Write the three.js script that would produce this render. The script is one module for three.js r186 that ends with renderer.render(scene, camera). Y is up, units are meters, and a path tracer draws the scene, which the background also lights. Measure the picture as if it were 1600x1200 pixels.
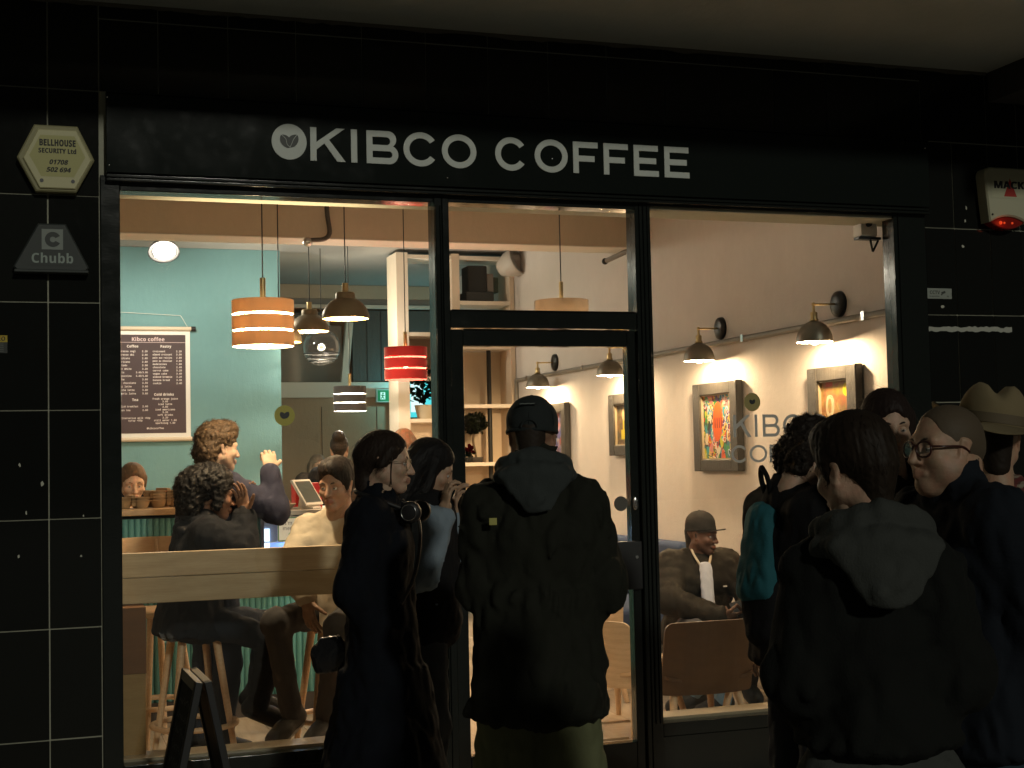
import * as THREE from 'three';
import { mergeGeometries, mergeVertices } from 'three/addons/utils/BufferGeometryUtils.js';
import { RoundedBoxGeometry } from 'three/addons/geometries/RoundedBoxGeometry.js';
import { createNoise3D, createNoise2D } from 'simplex-noise';

// ---------------------------------------------------------------- camera, sky, street light, exposure
const scene = new THREE.Scene();
const camera = new THREE.PerspectiveCamera(30.33, 4 / 3, 0.05, 200);
camera.position.set(0, 1.58, 6.3);
{
  const fw = new THREE.Vector3(0.32018, 0.05298, -0.94587), right = new THREE.Vector3(0.94735, -0.02167, 0.31947);
  const up = new THREE.Vector3().crossVectors(right, fw).normalize();
  camera.quaternion.setFromRotationMatrix(new THREE.Matrix4().makeBasis(right, up, fw.clone().negate()));
}
const renderer = new THREE.WebGLRenderer({ antialias: true });
renderer.toneMapping = THREE.LinearToneMapping;
renderer.toneMappingExposure = 1.0;
renderer.shadowMap.enabled = true;

// night sky over a lit street: a dim, even, slightly warm town glow
{
  const w = 64, h = 32, d = new Float32Array(w * h * 4);
  for (let j = 0; j < h; j++) for (let i = 0; i < w; i++) {
    const q = (j * w + i) * 4;
    d[q] = 0.014; d[q + 1] = 0.0145; d[q + 2] = 0.0125; d[q + 3] = 1;
  }
  const t = new THREE.DataTexture(d, w, h, THREE.RGBAFormat, THREE.FloatType);
  t.mapping = THREE.EquirectangularReflectionMapping; t.magFilter = THREE.LinearFilter; t.needsUpdate = true;
  scene.background = t; scene.environment = t;
}
// the street's light: low, soft, from behind the camera
const street = new THREE.DirectionalLight(new THREE.Color(1.0, 0.99, 0.84), 0.62);
street.position.set(2.8, 4.6, 10); street.target.position.set(1.6, 1.0, 0); 
street.castShadow = true; street.shadow.radius = 6; street.shadow.mapSize.set(2048, 2048);
Object.assign(street.shadow.camera, { left: -7, right: 7, top: 6, bottom: -6, near: 0.5, far: 40 });
scene.add(street, street.target);

// ---------------------------------------------------------------- helpers
let seed = 7;
const rnd = () => { seed = (seed + 0x6d2b79f5) | 0; let t = Math.imul(seed ^ (seed >>> 15), 1 | seed); t = (t + Math.imul(t ^ (t >>> 7), 61 | t)) ^ t; return ((t ^ (t >>> 14)) >>> 0) / 4294967296; };
const rr = (a, b) => a + (b - a) * rnd();
const N3 = createNoise3D(rnd), N2 = createNoise2D(rnd);
const V = (a) => new THREE.Vector3(a[0], a[1], a[2]);
const col = (r, g, b) => new THREE.Color().setRGB(r, g, b);
const used = {};
function numbered(n) { const k = used[n] = (used[n] ?? -1) + 1; return k ? n + '_' + String(k).padStart(3, '0') : n; }
function shade(o) { o.castShadow = o.receiveShadow = true; return o; }
function tag(o, label, category, group, kind) {
  if (label) o.userData.label = label;
  if (category) o.userData.category = category;
  if (group) o.userData.group = group;
  if (kind) o.userData.kind = kind;
  return o;
}
function thing(name, label, category, pos = [0, 0, 0], yaw = 0, group) {
  const g = new THREE.Group(); g.name = numbered(name); g.position.set(...pos); g.rotation.y = yaw; scene.add(g);
  return tag(g, label, category, group);
}
function part(name, geo, mat, parent, label) {
  const m = shade(new THREE.Mesh(Array.isArray(geo) ? join(geo) : geo, mat)); m.name = name; parent.add(m);
  if (label) m.userData.label = label;
  return m;
}
function struct(name, geo, mat) { const m = part(name, geo, mat, scene); tag(m, null, null, null, 'structure'); return m; }
function join(list) {
  const l = list.map((g) => { const n = g.index ? g.toNonIndexed() : g; for (const k of Object.keys(n.attributes)) if (!['position', 'normal', 'uv'].includes(k)) n.deleteAttribute(k); if (!n.attributes.uv) n.setAttribute('uv', new THREE.BufferAttribute(new Float32Array(n.attributes.position.count * 2), 2)); return n; });
  return mergeGeometries(l);
}
// box from x0..x1, y0..y1, z0..z1 with uv in metres
function bx(x0, x1, y0, y1, z0, z1, r = 0) {
  const w = Math.abs(x1 - x0), h = Math.abs(y1 - y0), d = Math.abs(z1 - z0);
  const g = r ? new RoundedBoxGeometry(w, h, d, 1, Math.min(r, w / 2.01, h / 2.01, d / 2.01)) : new THREE.BoxGeometry(w, h, d);
  g.translate((x0 + x1) / 2, (y0 + y1) / 2, (z0 + z1) / 2);
  return meters(g);
}
function meters(g) {
  const p = g.attributes.position, n = g.attributes.normal, uv = new Float32Array(p.count * 2);
  for (let i = 0; i < p.count; i++) {
    const ax = Math.abs(n.getX(i)), ay = Math.abs(n.getY(i)), az = Math.abs(n.getZ(i));
    const [u, v] = ay > ax && ay > az ? [p.getX(i), p.getZ(i)] : ax > az ? [p.getZ(i), p.getY(i)] : [p.getX(i), p.getY(i)];
    uv[i * 2] = u; uv[i * 2 + 1] = v;
  }
  g.setAttribute('uv', new THREE.BufferAttribute(uv, 2)); return g;
}
function tube(pts, r, seg = 24, rs = 8, closed = false) { return new THREE.TubeGeometry(new THREE.CatmullRomCurve3(pts.map(V), closed), seg, r, rs, closed); }
function rod(a, b, r1, r2 = r1, n = 12) {
  const A = V(a), B = V(b), d = B.clone().sub(A), g = new THREE.CylinderGeometry(r2, r1, d.length(), n);
  g.applyQuaternion(new THREE.Quaternion().setFromUnitVectors(new THREE.Vector3(0, 1, 0), d.clone().normalize()));
  g.translate(...A.add(B).multiplyScalar(0.5).toArray()); return g;
}
function lathe(pts, n = 40) { return new THREE.LatheGeometry(pts.map((p) => new THREE.Vector2(p[0], p[1])), n); }
function extr(shape, depth, bevel = 0, curve = 16) { return new THREE.ExtrudeGeometry(shape, { depth, bevelEnabled: bevel > 0, bevelSize: bevel, bevelThickness: bevel, bevelSegments: 1, curveSegments: curve }); }
function poly(pts) { return new THREE.Shape(pts.map((p) => new THREE.Vector2(p[0], p[1]))); }
function moved(g, x, y, z, ry = 0, rx = 0, rz = 0) { g = g.clone(); g.applyMatrix4(new THREE.Matrix4().compose(new THREE.Vector3(x, y, z), new THREE.Quaternion().setFromEuler(new THREE.Euler(rx, ry, rz, 'YXZ')), new THREE.Vector3(1, 1, 1))); return g; }

// textures
function grid(w, h, f, srgb = false) {
  const d = new Uint8Array(w * h * 4);
  for (let j = 0; j < h; j++) for (let i = 0; i < w; i++) { const v = f(i / w, j / h), q = (j * w + i) * 4; const a = Array.isArray(v) ? v : [v, v, v]; for (let k = 0; k < 3; k++) d[q + k] = Math.max(0, Math.min(255, a[k] * 255)); d[q + 3] = 255; }
  const t = new THREE.DataTexture(d, w, h); t.wrapS = t.wrapT = THREE.RepeatWrapping; t.magFilter = THREE.LinearFilter; t.minFilter = THREE.LinearMipmapLinearFilter; t.generateMipmaps = true; t.needsUpdate = true;
  if (srgb) t.colorSpace = THREE.SRGBColorSpace;
  return t;
}
const TAU = Math.PI * 2;
function tn(u, v, f, s = 0) { // tileable noise on a torus
  const a = u * TAU, b = v * TAU, r = f / TAU;
  return 0.5 * (N3(Math.cos(a) * r + s, Math.sin(a) * r, Math.cos(b) * r + s * 2.1) + N3(Math.sin(b) * r + 5.3 + s, Math.cos(a) * r + 3.1, Math.sin(a) * r - s));
}
const plasterBump = grid(256, 256, (u, v) => 0.5 + 0.22 * tn(u, v, 8) + 0.16 * tn(u, v, 24, 3) + 0.1 * tn(u, v, 70, 9));
const plasterMap = grid(256, 256, (u, v) => 0.93 + 0.035 * tn(u, v, 4) + 0.025 * tn(u, v, 18, 4) + 0.015 * tn(u, v, 60, 2), false);
const smearRough = grid(256, 256, (u, v) => { const m = Math.max(0, tn(u, v, 5, 1)) * 0.45 + Math.max(0, tn(u, v, 19, 4)) * 0.3 + Math.abs(tn(u, v, 50, 6)) * 0.12; return [0, 0.55 + m * 0.5, 0]; });
const clothBump = grid(256, 256, (u, v) => 0.5 + 0.25 * Math.sin(u * TAU * 64) * Math.sin(v * TAU * 64) + 0.25 * tn(u, v, 30, 2));
function woodMap(a, b, streak = 1) {
  return grid(512, 256, (u, v) => {
    const wob = tn(u, v, 3, 8) * 0.8;
    const g = 0.5 + 0.10 * Math.sin((v * 14 + wob * 1.2) * TAU) * streak + 0.22 * tn(u * 1, v, 5, 1) + 0.16 * N2(u * 6, v * 240) + 0.10 * N2(u * 25, v * 90);
    const t = Math.max(0, Math.min(1, g)); return [0, 1, 2].map((k) => a[k] + (b[k] - a[k]) * t);
  });
}
const rep = (t, x, y) => { const c = t.clone(); c.repeat.set(x, y); c.needsUpdate = true; return c; };
function mat(r, g, b, rough = 0.7, o = {}) { return new THREE.MeshStandardMaterial({ color: col(r, g, b), roughness: rough, ...o }); }
const plaster = (r, g, b, rough = 0.85) => mat(r, g, b, rough, { map: rep(plasterMap, 0.9, 0.9), bumpMap: rep(plasterBump, 2.2, 2.2), bumpScale: 0.002 });
const oakMap = woodMap([0.42, 0.28, 0.16], [0.62, 0.45, 0.29]);
const M = {
  tile: [0.010, 0.0125, 0.009].map((v, i) => new THREE.MeshPhysicalMaterial({ color: col(v, v * 1.08, v * 0.95), roughness: 0.13, specularIntensity: 0.5, roughnessMap: rep(smearRough, 1.3 + i * 0.2, 1.1), bumpMap: rep(plasterBump, 1.2, 1.2), bumpScale: 0.00015 })),
  grout: mat(0.42, 0.42, 0.33, 0.95, { map: rep(plasterMap, 5, 5) }),
  frame: mat(0.012, 0.0145, 0.013, 0.20, { bumpMap: rep(plasterBump, 1.5, 4), bumpScale: 0.0002, roughnessMap: rep(smearRough, 0.8, 2.3) }),
  fascia: new THREE.MeshPhysicalMaterial({ color: col(0.011, 0.014, 0.0125), roughness: 0.16, specularIntensity: 0.35, roughnessMap: rep(smearRough, 0.7, 0.9) }),
  letter: mat(0.60, 0.64, 0.60, 0.5, { map: rep(plasterMap, 3, 3) }),
  glass: new THREE.MeshPhysicalMaterial({ color: col(0.97, 0.985, 0.975), roughness: 0.0, transmission: 1, thickness: 0, ior: 1.45 }),
  soffit: plaster(0.46, 0.51, 0.49), dark: mat(0.012, 0.012, 0.011, 0.6),
  cream: plaster(0.64, 0.59, 0.555), ceiling: plaster(0.66, 0.60, 0.52), grey: plaster(0.33, 0.33, 0.32), teal: plaster(0.16, 0.325, 0.355), brown: plaster(0.30, 0.19, 0.11), bulk: plaster(0.60, 0.50, 0.38), trim: mat(0.72, 0.68, 0.60, 0.6),
  oak: mat(1, 1, 1, 0.5, { map: rep(oakMap, 0.7, 1.4) }), oakPale: mat(1.18, 1.12, 1.05, 0.5, { map: rep(oakMap, 1.1, 2.1) }),
  floor: mat(1, 1, 1, 0.35, { map: rep(woodMap([0.48, 0.38, 0.27], [0.68, 0.56, 0.43]), 0.55, 1.1), roughnessMap: rep(smearRough, 0.5, 0.5) }),
  black: mat(0.012, 0.012, 0.013, 0.45), blackMetal: mat(0.02, 0.02, 0.02, 0.35, { metalness: 0.6 }), chrome: mat(0.7, 0.7, 0.7, 0.22, { metalness: 1 }), brass: mat(0.55, 0.42, 0.22, 0.32, { metalness: 1 }),
  white: mat(0.78, 0.77, 0.74, 0.5), red: mat(0.55, 0.02, 0.025, 0.5),
};

// ---------------------------------------------------------------- pavement, canopy and the tiled shop front
struct('pavement', bx(-30, 30, -0.1, 0, 0.02, 40), mat(0.28, 0.265, 0.235, 0.9, { map: rep(plasterMap, 1, 1), bumpMap: rep(plasterBump, 1.5, 1.5), bumpScale: 0.006 }));
{
  const c = struct('canopy_soffit', bx(-6, 4.87, 3.6, 3.95, -0.25, 1.46), M.soffit);
  part('edge_beam', bx(4.872, 9, 3.44, 3.95, -0.25, 1.46), mat(0.05, 0.047, 0.04, 0.8), c);
  // the ragged plaster line where the soffit meets the tiles
  const pts = [], X0 = -1.5, X1 = 4.86; const n = 150;
  for (let i = 0; i <= n; i++) pts.push([X0 + (X1 - X0) * i / n, 3.6]);
  for (let i = n; i >= 0; i--) { const x = X0 + (X1 - X0) * i / n; pts.push([x, 3.588 - 0.012 * Math.max(0, N2(x * 2.2, 4)) - 0.010 * Math.abs(N2(x * 9, 2))]); }
  part('plaster_edge', moved(extr(poly(pts), 0.006), 0, 0, 0.001), mat(0.11, 0.10, 0.075, 0.95), c);
}
{
  const w = thing('tiled_shop_front', 'black glossy tiled shop wall with pale grout lines around the coffee shop front', 'wall');
  part('backing_wall', [bx(-6, 0.276, -0.1, 3.6, -0.25, -0.008), bx(4.44, 9, -0.1, 3.6, -0.25, -0.008), bx(0.276, 4.44, 2.79, 3.6, -0.25, -0.008)], M.grout, w);
  const rows = [0, 0.449, 0.909, 1.369, 1.829, 2.289, 2.749, 3.209, 3.6];
  const put = (x0, x1, y0, y1, w0 = 0.0022, w1 = 0.0034) => {
    const g = bx(x0 + rr(w0, w1), x1 - rr(w0, w1), y0 + rr(w0, w1), y1 - rr(w0, w1), -0.0075, 0.0 + rr(-0.0008, 0.0012), 0.0018);
    const t = part('tile', g, M.tile[Math.floor(rnd() * 3)], w); t.rotation.set(0, 0, 0);
  };
  for (const [a, b] of [[-0.85, -0.546], [-0.546, -0.242], [-0.242, 0.062], [0.062, 0.274]]) for (let i = 0; i < 8; i++) put(a, b, rows[i], rows[i + 1]);
  for (const [a, b] of [[4.44, 4.625], [4.625, 4.851], [4.851, 5.045], [5.045, 5.35]]) for (let i = 0; i < 8; i++) put(a, b, rows[i], rows[i + 1]);
  const tx = [0.274]; for (let k = 0; k < 13; k++) tx.push(0.5245 + 0.3044 * k); tx.push(4.44);
  for (let i = 0; i < tx.length - 1; i++) put(tx[i], tx[i + 1], 3.209, 3.528, 0.0014, 0.0023);
  for (let i = 0; i < tx.length - 1; i++) put(tx[i], tx[i + 1], 3.53, 3.6, 0.0014, 0.0023);
  // chips and drips of old paint on the tiles
  for (const [x, y, a, b] of [[0.035, 1.52, 0.016, 0.03], [-0.055, 1.60, 0.012, 0.02], [-0.03, 1.40, 0.01, 0.02], [0.20, 1.38, 0.008, 0.012], [-0.06, 1.22, 0.01, 0.018], [0.19, 1.21, 0.012, 0.012], [4.53, 2.33, 0.03, 0.022], [4.67, 2.655, 0.03, 0.02], [4.70, 2.86, 0.012, 0.03], [4.69, 2.79, 0.012, 0.02], [4.43, 2.87, 0.014, 0.012], [4.45, 2.83, 0.01, 0.012]]) {
    const p = []; for (let k = 0; k < 9; k++) { const t = k / 9 * TAU, r = rr(0.5, 1); p.push([Math.cos(t) * a * r * 0.5, Math.sin(t) * b * r * 0.5]); }
    part('paint_chip', moved(extr(poly(p), 0.002), x, y, 0.0025), mat(0.5, 0.5, 0.42, 0.8), w);
  }
  const strip = []; for (let i = 0; i <= 30; i++) strip.push([4.42 + i * 0.018, 2.225 + 0.007 * N2(i * 0.5, 1)]); for (let i = 30; i >= 0; i--) strip.push([4.42 + i * 0.018, 2.201 + 0.006 * N2(i * 0.7, 9)]);
  part('paint_smear', moved(extr(poly(strip), 0.0015), 0, 0, 0.003), mat(0.42, 0.43, 0.38, 0.9), w, 'pale streak of old paint across the right tiles');
}

// ---------------------------------------------------------------- lettering
function letterShapes(ch, W, H, s) {
  const ring = (a0, a1) => { const p = [], n = 40; for (let i = 0; i <= n; i++) { const t = a0 + (a1 - a0) * i / n; p.push([W / 2 + Math.cos(t) * W / 2, H / 2 + Math.sin(t) * H / 2]); } for (let i = n; i >= 0; i--) { const t = a0 + (a1 - a0) * i / n; p.push([W / 2 + Math.cos(t) * (W / 2 - s), H / 2 + Math.sin(t) * (H / 2 - s)]); } return poly(p); };
  if (ch === 'I') return [poly([[0, 0], [s, 0], [s, H], [0, H]])];
  if (ch === 'K') return [poly([[0, 0], [s, 0], [s, 0.34 * H], [0.40 * W, 0.535 * H], [W - 1.35 * s, 0], [W, 0], [0.53 * W, 0.645 * H], [W - 0.1 * s, H], [W - 1.5 * s, H], [s, 0.56 * H], [s, H], [0, H]])];
  if (ch === 'F') return [poly([[0, 0], [s, 0], [s, 0.38 * H], [0.86 * W, 0.38 * H], [0.86 * W, 0.38 * H + s], [s, 0.38 * H + s], [s, H - s], [W, H - s], [W, H], [0, H]])];
  if (ch === 'E') return [poly([[0, 0], [W, 0], [W, s], [s, s], [s, 0.5 * H - s / 2], [0.9 * W, 0.5 * H - s / 2], [0.9 * W, 0.5 * H + s / 2], [s, 0.5 * H + s / 2], [s, H - s], [W * 0.98, H - s], [W * 0.98, H], [0, H]])];
  if (ch === 'C') return [ring(0.62, TAU - 0.62)];
  if (ch === 'O') { const o = new THREE.Shape(); o.absellipse(W / 2, H / 2, W / 2, H / 2, 0, TAU); const h = new THREE.Path(); h.absellipse(W / 2, H / 2, W / 2 - s, H / 2 - s, 0, TAU); o.holes.push(h); return [o]; }
  const o = new THREE.Shape(), r2 = 0.285 * H, r1 = 0.25 * H, xu = W - 0.06 * W; // B
  o.moveTo(0, 0); o.lineTo(W - r2, 0); o.absarc(W - r2, r2, r2, -Math.PI / 2, Math.PI * 0.36); o.absarc(xu - r1, H - r1, r1, -Math.PI * 0.34, Math.PI / 2); o.lineTo(0, H); o.lineTo(0, 0);
  const hole = (y0, y1, x) => { const p = new THREE.Path(), r = (y1 - y0) / 2; p.moveTo(s, y0); p.lineTo(x - r, y0); p.absarc(x - r, y0 + r, r, -Math.PI / 2, Math.PI / 2); p.lineTo(s, y1); p.lineTo(s, y0); return p; };
  o.holes.push(hole(s, 2 * r2 - s, W - s), hole(2 * r2 + (0 - 0), H - s, xu - s)); return [o];
}
function beanShape(L, Wd) { const s = new THREE.Shape(); s.moveTo(0, -L / 2); s.bezierCurveTo(Wd * 0.8, -L * 0.35, Wd * 0.75, L * 0.35, 0, L / 2); s.bezierCurveTo(-Wd * 0.8, L * 0.3, -Wd * 0.7, -L * 0.38, 0, -L / 2); return s; }
function beanHeart(R, z, m, parent) { // two coffee beans leaning together as a heart
  for (const sgn of [-1, 1]) {
    part('coffee_bean', moved(extr(beanShape(R * 1.05, R * 0.60), 0.0012), sgn * R * 0.24, R * 0.02 + (sgn > 0 ? 0.04 * R : 0), z + (sgn > 0 ? 0.0003 : 0), 0, 0, -sgn * 0.62), m, parent);
  }
}

// ---------------------------------------------------------------- fascia sign
{
  const s = thing('shop_sign', 'long black fascia sign reading KIBCO COFFEE in pale grey letters', 'sign', [0.30, 2.846, 0]);
  part('board', bx(0, 4.14, 0, 0.345, -0.006, 0.055, 0.003), M.fascia, s);
  part('top_trim', bx(0, 4.14, 0.346, 0.352, 0.0, 0.060), M.fascia, s);
  part('lower_trim', [bx(0, 4.14, -0.035, -0.022, 0.012, 0.050, 0.003), bx(0, 4.14, -0.018, -0.004, 0.012, 0.045, 0.003)], M.frame, s);
  const px = [['K', 1.182, 1.338], ['I', 1.364, 1.391], ['B', 1.434, 1.578], ['C', 1.603, 1.763], ['O', 1.782, 1.945], ['C', 2.036, 2.190], ['O', 2.228, 2.391], ['F', 2.419, 2.543], ['F', 2.573, 2.697], ['E', 2.727, 2.855], ['E', 2.886, 3.016]];
  // true X of each letter, measured along the board
  const map = (x) => 1.182 + (x - 1.182) * (3.055 - 1.182) / (3.016 - 1.182);
  for (const [ch, a, b] of px) {
    const round = ch === 'C' || ch === 'O', H = round ? 0.158 : 0.151;
    const g = join(letterShapes(ch, map(b) - map(a), H, 0.0272).map((q) => extr(q, 0.004, 0.0008)));
    part('letter', moved(g, map(a) - 0.30, 2.937 - 2.846 - (round ? 0.0035 : 0), 0.0565), M.letter, s);
  }
  const lg = new THREE.Group(); lg.name = 'logo'; lg.position.set(1.087 - 0.30, 3.017 - 2.846, 0.0562); s.add(lg);
  const disc = new THREE.Shape(); disc.absellipse(0, 0, 0.078, 0.080, 0, TAU);
  part('disc', extr(disc, 0.003, 0.0006, 40), M.letter, lg);
  beanHeart(0.066, 0.0042, mat(0.014, 0.018, 0.016, 0.5), lg);
  const line = (pts) => tube(pts.map(([x, y]) => [x, y, 0.0056]), 0.0016, 16, 6);
  part('bean_line', [line([[-0.036, 0.030], [-0.016, 0.012], [-0.010, -0.012], [0.004, -0.026]]), line([[0.036, 0.034], [0.020, 0.012], [0.012, -0.006], [0.004, -0.024]])], M.letter, lg);
  for (const [x, y] of [[0.006, 0.325], [0.012, 0.03], [1.52, 0.04], [2.04, 0.155], [4.12, 0.31]]) part('screw', moved(new THREE.SphereGeometry(0.005, 8, 6), x, y, 0.056), M.chrome, s);
}

// ---------------------------------------------------------------- shop windows and door
function bars(list, parent, name = 'frame_bar') { for (const b of list) part(name, bx(...b, 0.004), M.frame, parent); }
{
  const w = thing('shop_window', 'large left shop window pane in black frame over the plank bar', 'window', [0.276, 0, 0]);
  const X = 0.276;
  bars([[0, 0.082, 0.0, 2.842, -0.10, 0.012], [0.082, 1.489, 2.778, 2.84, -0.10, 0.006], [0.082, 1.489, 0.255, 0.318, -0.12, 0.010], [1.489, 1.527, 0.0, 2.842, -0.10, 0.012]], w);
  bars([[0.084, 1.487, 0.0, 0.252, -0.14, -0.01]], w, 'stall_riser');
  part('sill', bx(0.084, 1.487, 0.318, 0.330, -0.22, -0.065), mat(0.30, 0.24, 0.16, 0.6), w);
  bars([[1.491, 1.497, 0.33, 2.77, 0.012, 0.022], [1.515, 1.521, 0.33, 2.77, 0.012, 0.022]], w, 'bead');
  part('pane', bx(0.080, 1.492, 0.312, 2.782, -0.047, -0.041), M.glass, w);
}
{
  const w = thing('shop_window', 'right shop window pane lettered KIBCO COFFEE in front of the lounge chairs', 'window', [2.80, 0, 0]);
  bars([[0.002, 0.060, 0.0, 2.842, -0.10, 0.012], [0.060, 1.445, 2.802, 2.842, -0.10, 0.006], [0.060, 1.445, 0.235, 0.298, -0.12, 0.010], [1.445, 1.638, 0.0, 2.842, -0.10, 0.008]], w);
  bars([[0.062, 1.443, 0.0, 0.232, -0.14, -0.01]], w, 'stall_riser');
  part('sill', bx(0.062, 1.443, 0.298, 0.312, -0.22, -0.065), mat(0.30, 0.24, 0.16, 0.6), w);
  bars([[0.018, 0.024, 0.3, 2.80, 0.012, 0.022], [0.040, 0.046, 0.3, 2.80, 0.012, 0.020], [1.468, 1.473, 0.3, 2.80, 0.008, 0.016]], w, 'bead');
  part('pane', bx(0.054, 1.450, 0.292, 2.806, -0.047, -0.041), M.glass, w);
  // vinyl lettering on the glass
  const vinyl = mat(0.52, 0.50, 0.46, 0.6);
  const word = (txt, xs, y, H, st) => [...txt].forEach((ch, i) => part('vinyl_letter', moved(join(letterShapes(ch, xs[i][1] - xs[i][0], H, st).map((q) => extr(q, 0.0008))), xs[i][0] - 2.80, y, -0.0400), vinyl, w));
  word('KIBCO', [[3.305, 3.405], [3.425, 3.441], [3.470, 3.566], [3.585, 3.700], [3.722, 3.850]], 1.665, 0.112, 0.0155);
  word('COFFEE', [[3.290, 3.382], [3.392, 3.490], [3.504, 3.566], [3.582, 3.644], [3.662, 3.728], [3.748, 3.814]], 1.537, 0.088, 0.0125);
  const st = new THREE.Group(); st.name = 'bean_sticker'; st.position.set(0.615, 1.84, -0.0402); w.add(st);
  const d = new THREE.Shape(); d.absellipse(0, 0, 0.046, 0.046, 0, TAU); part('disc', extr(d, 0.0007, 0, 32), mat(0.36, 0.29, 0.10, 0.6), st);
  beanHeart(0.026, 0.001, M.black, st);
}
{
  const s = thing('bean_sticker', 'round yellow coffee bean sticker on the left window glass', 'sticker', [1.067, 1.797, -0.0402]);
  const d = new THREE.Shape(); d.absellipse(0, 0, 0.046, 0.046, 0, TAU); part('disc', extr(d, 0.0007, 0, 40), mat(0.52, 0.46, 0.08, 0.55), s);
  beanHeart(0.034, 0.001, M.black, s);
}
{
  const d = thing('glass_door', 'black framed glass door with transom light between the two shop windows', 'door', [1.803, 0, 0]);
  bars([[0.002, 0.034, 0, 2.842, -0.10, 0.010], [0.034, 0.975, 2.782, 2.84, -0.10, 0.006], [0.034, 0.975, 2.196, 2.276, -0.10, 0.004], [0.975, 0.997, 0, 2.842, -0.10, 0.010]], d);
  bars([[0.038, 0.098, 0.03, 2.19, -0.075, -0.012], [0.928, 0.971, 0.03, 2.19, -0.075, -0.012]], d, 'door_stile');
  bars([[0.098, 0.928, 2.112, 2.188, -0.073, -0.014], [0.098, 0.928, 0.03, 0.218, -0.073, -0.014]], d, 'door_rail');
  bars([[0.10, 0.926, 2.188, 2.193, -0.02, -0.004], [0.04, 0.97, 2.276, 2.281, -0.02, 0.012]], d, 'bead');
  part('door_pane', bx(0.094, 0.932, 0.212, 2.116, -0.047, -0.041), M.glass, d);
  part('transom_pane', bx(0.030, 0.979, 2.272, 2.786, -0.047, -0.041), M.glass, d);
  const lk = part('lock_box', bx(0.835, 0.962, 0.945, 1.175, -0.012, 0.03, 0.006), M.black, d);
  part('key_hole', moved(new THREE.CylinderGeometry(0.008, 0.008, 0.006, 14), 0.93, 1.10, 0.032, 0, Math.PI / 2), M.chrome, lk);
  part('pull_handle', [moved(lathe([[0, 0], [0.016, 0.001], [0.018, 0.004], [0.014, 0.009], [0, 0.010]], 20).scale(0.85, 1, 1.9), 0.948, 1.354, -0.010, 0, Math.PI / 2), rod([0.948, 1.338, 0.0], [0.948, 1.37, 0.0], 0.006)], M.chrome, d);
  const dsc = new THREE.Shape(); dsc.absellipse(0, 0, 0.036, 0.036, 0, TAU);
  part('round_sticker', moved(extr(dsc, 0.0008, 0, 32), 0.885, 1.354, -0.0402), mat(0.10, 0.09, 0.075, 0.6), d);
}
// ---------------------------------------------------------------- alarm boxes and notices on the front
function canvasTex(w, h, draw) { const c = document.createElement('canvas'); c.width = w; c.height = h; const g = c.getContext('2d'); draw(g, w, h); const t = new THREE.CanvasTexture(c); t.colorSpace = THREE.SRGBColorSpace; t.anisotropy = 4; return t; }
function printed(w, h, tw, th, draw, rough = 0.6) { const m = new THREE.MeshStandardMaterial({ roughness: rough, map: canvasTex(tw, th, draw) }); return [new THREE.PlaneGeometry(w, h), m]; }
{
  const b = thing('alarm_box', 'cream hexagonal alarm bell box lettered BELLHOUSE SECURITY on left tiles', 'alarm box', [0.095, 2.894, 0.0]);
  const hex = (a, c) => poly([[-a, 0], [-a * 0.52, -c], [a * 0.52, -c], [a, 0], [a * 0.56, c], [-a * 0.56, c]]);
  const side = mat(0.30, 0.28, 0.15, 0.6), face = mat(0.52, 0.49, 0.27, 0.5);
  part('housing', moved(extr(hex(0.150, 0.136), 0.045, 0.006), 0, 0, 0.008), side, b);
  part('front_cover', moved(extr(hex(0.134, 0.122), 0.006, 0.004), 0.006, -0.004, 0.060), face, b);
  const [pg, pm] = printed(0.226, 0.18, 512, 408, (g, w, h) => {
    g.fillStyle = '#bfbb82'; g.beginPath(); g.moveTo(20, 204); g.lineTo(112, 0); g.lineTo(400, 0); g.lineTo(492, 204); g.lineTo(400, 408); g.lineTo(112, 408); g.fill(); g.fillRect(0, 0, w, h); g.fillStyle = '#15150f'; g.textAlign = 'center';
    g.strokeStyle = '#15150f'; g.lineJoin = 'round'; const wr = (s, x, y, f, lw, mw) => { g.font = f; g.lineWidth = lw; g.fillText(s, x, y, mw); g.strokeText(s, x, y, mw); };
    wr('BELLHOUSE', w / 2, 106, 'bold 84px sans-serif', 5, 338); wr('SECURITY Ltd', w / 2, 176, 'bold 60px sans-serif', 3, 350);
    wr('01708', w / 2 + 6, 284, 'italic bold 62px sans-serif', 3, 200); wr('502 694', w / 2 + 6, 358, 'italic bold 62px sans-serif', 3, 250);
  });
  pm.color = col(0.86, 0.86, 0.82);
  pg.dispose(); { const s = poly([[-0.113, 0.0], [-0.066, -0.088], [0.066, -0.088], [0.113, 0.0], [0.069, 0.088], [-0.069, 0.088]]), g2 = new THREE.ShapeGeometry(s), q = g2.attributes.position, uv = g2.attributes.uv; for (let i = 0; i < q.count; i++) uv.setXY(i, q.getX(i) / 0.226 + 0.5, q.getY(i) / 0.18 + 0.5); part('lettering', moved(g2, 0.006, 0.008, 0.0705), pm, b); }
  for (const x of [-0.058, 0.068]) part('screw_hole', moved(new THREE.CylinderGeometry(0.008, 0.008, 0.004, 14), x, -0.098, 0.0705, 0, Math.PI / 2), M.black, b);
}
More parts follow.
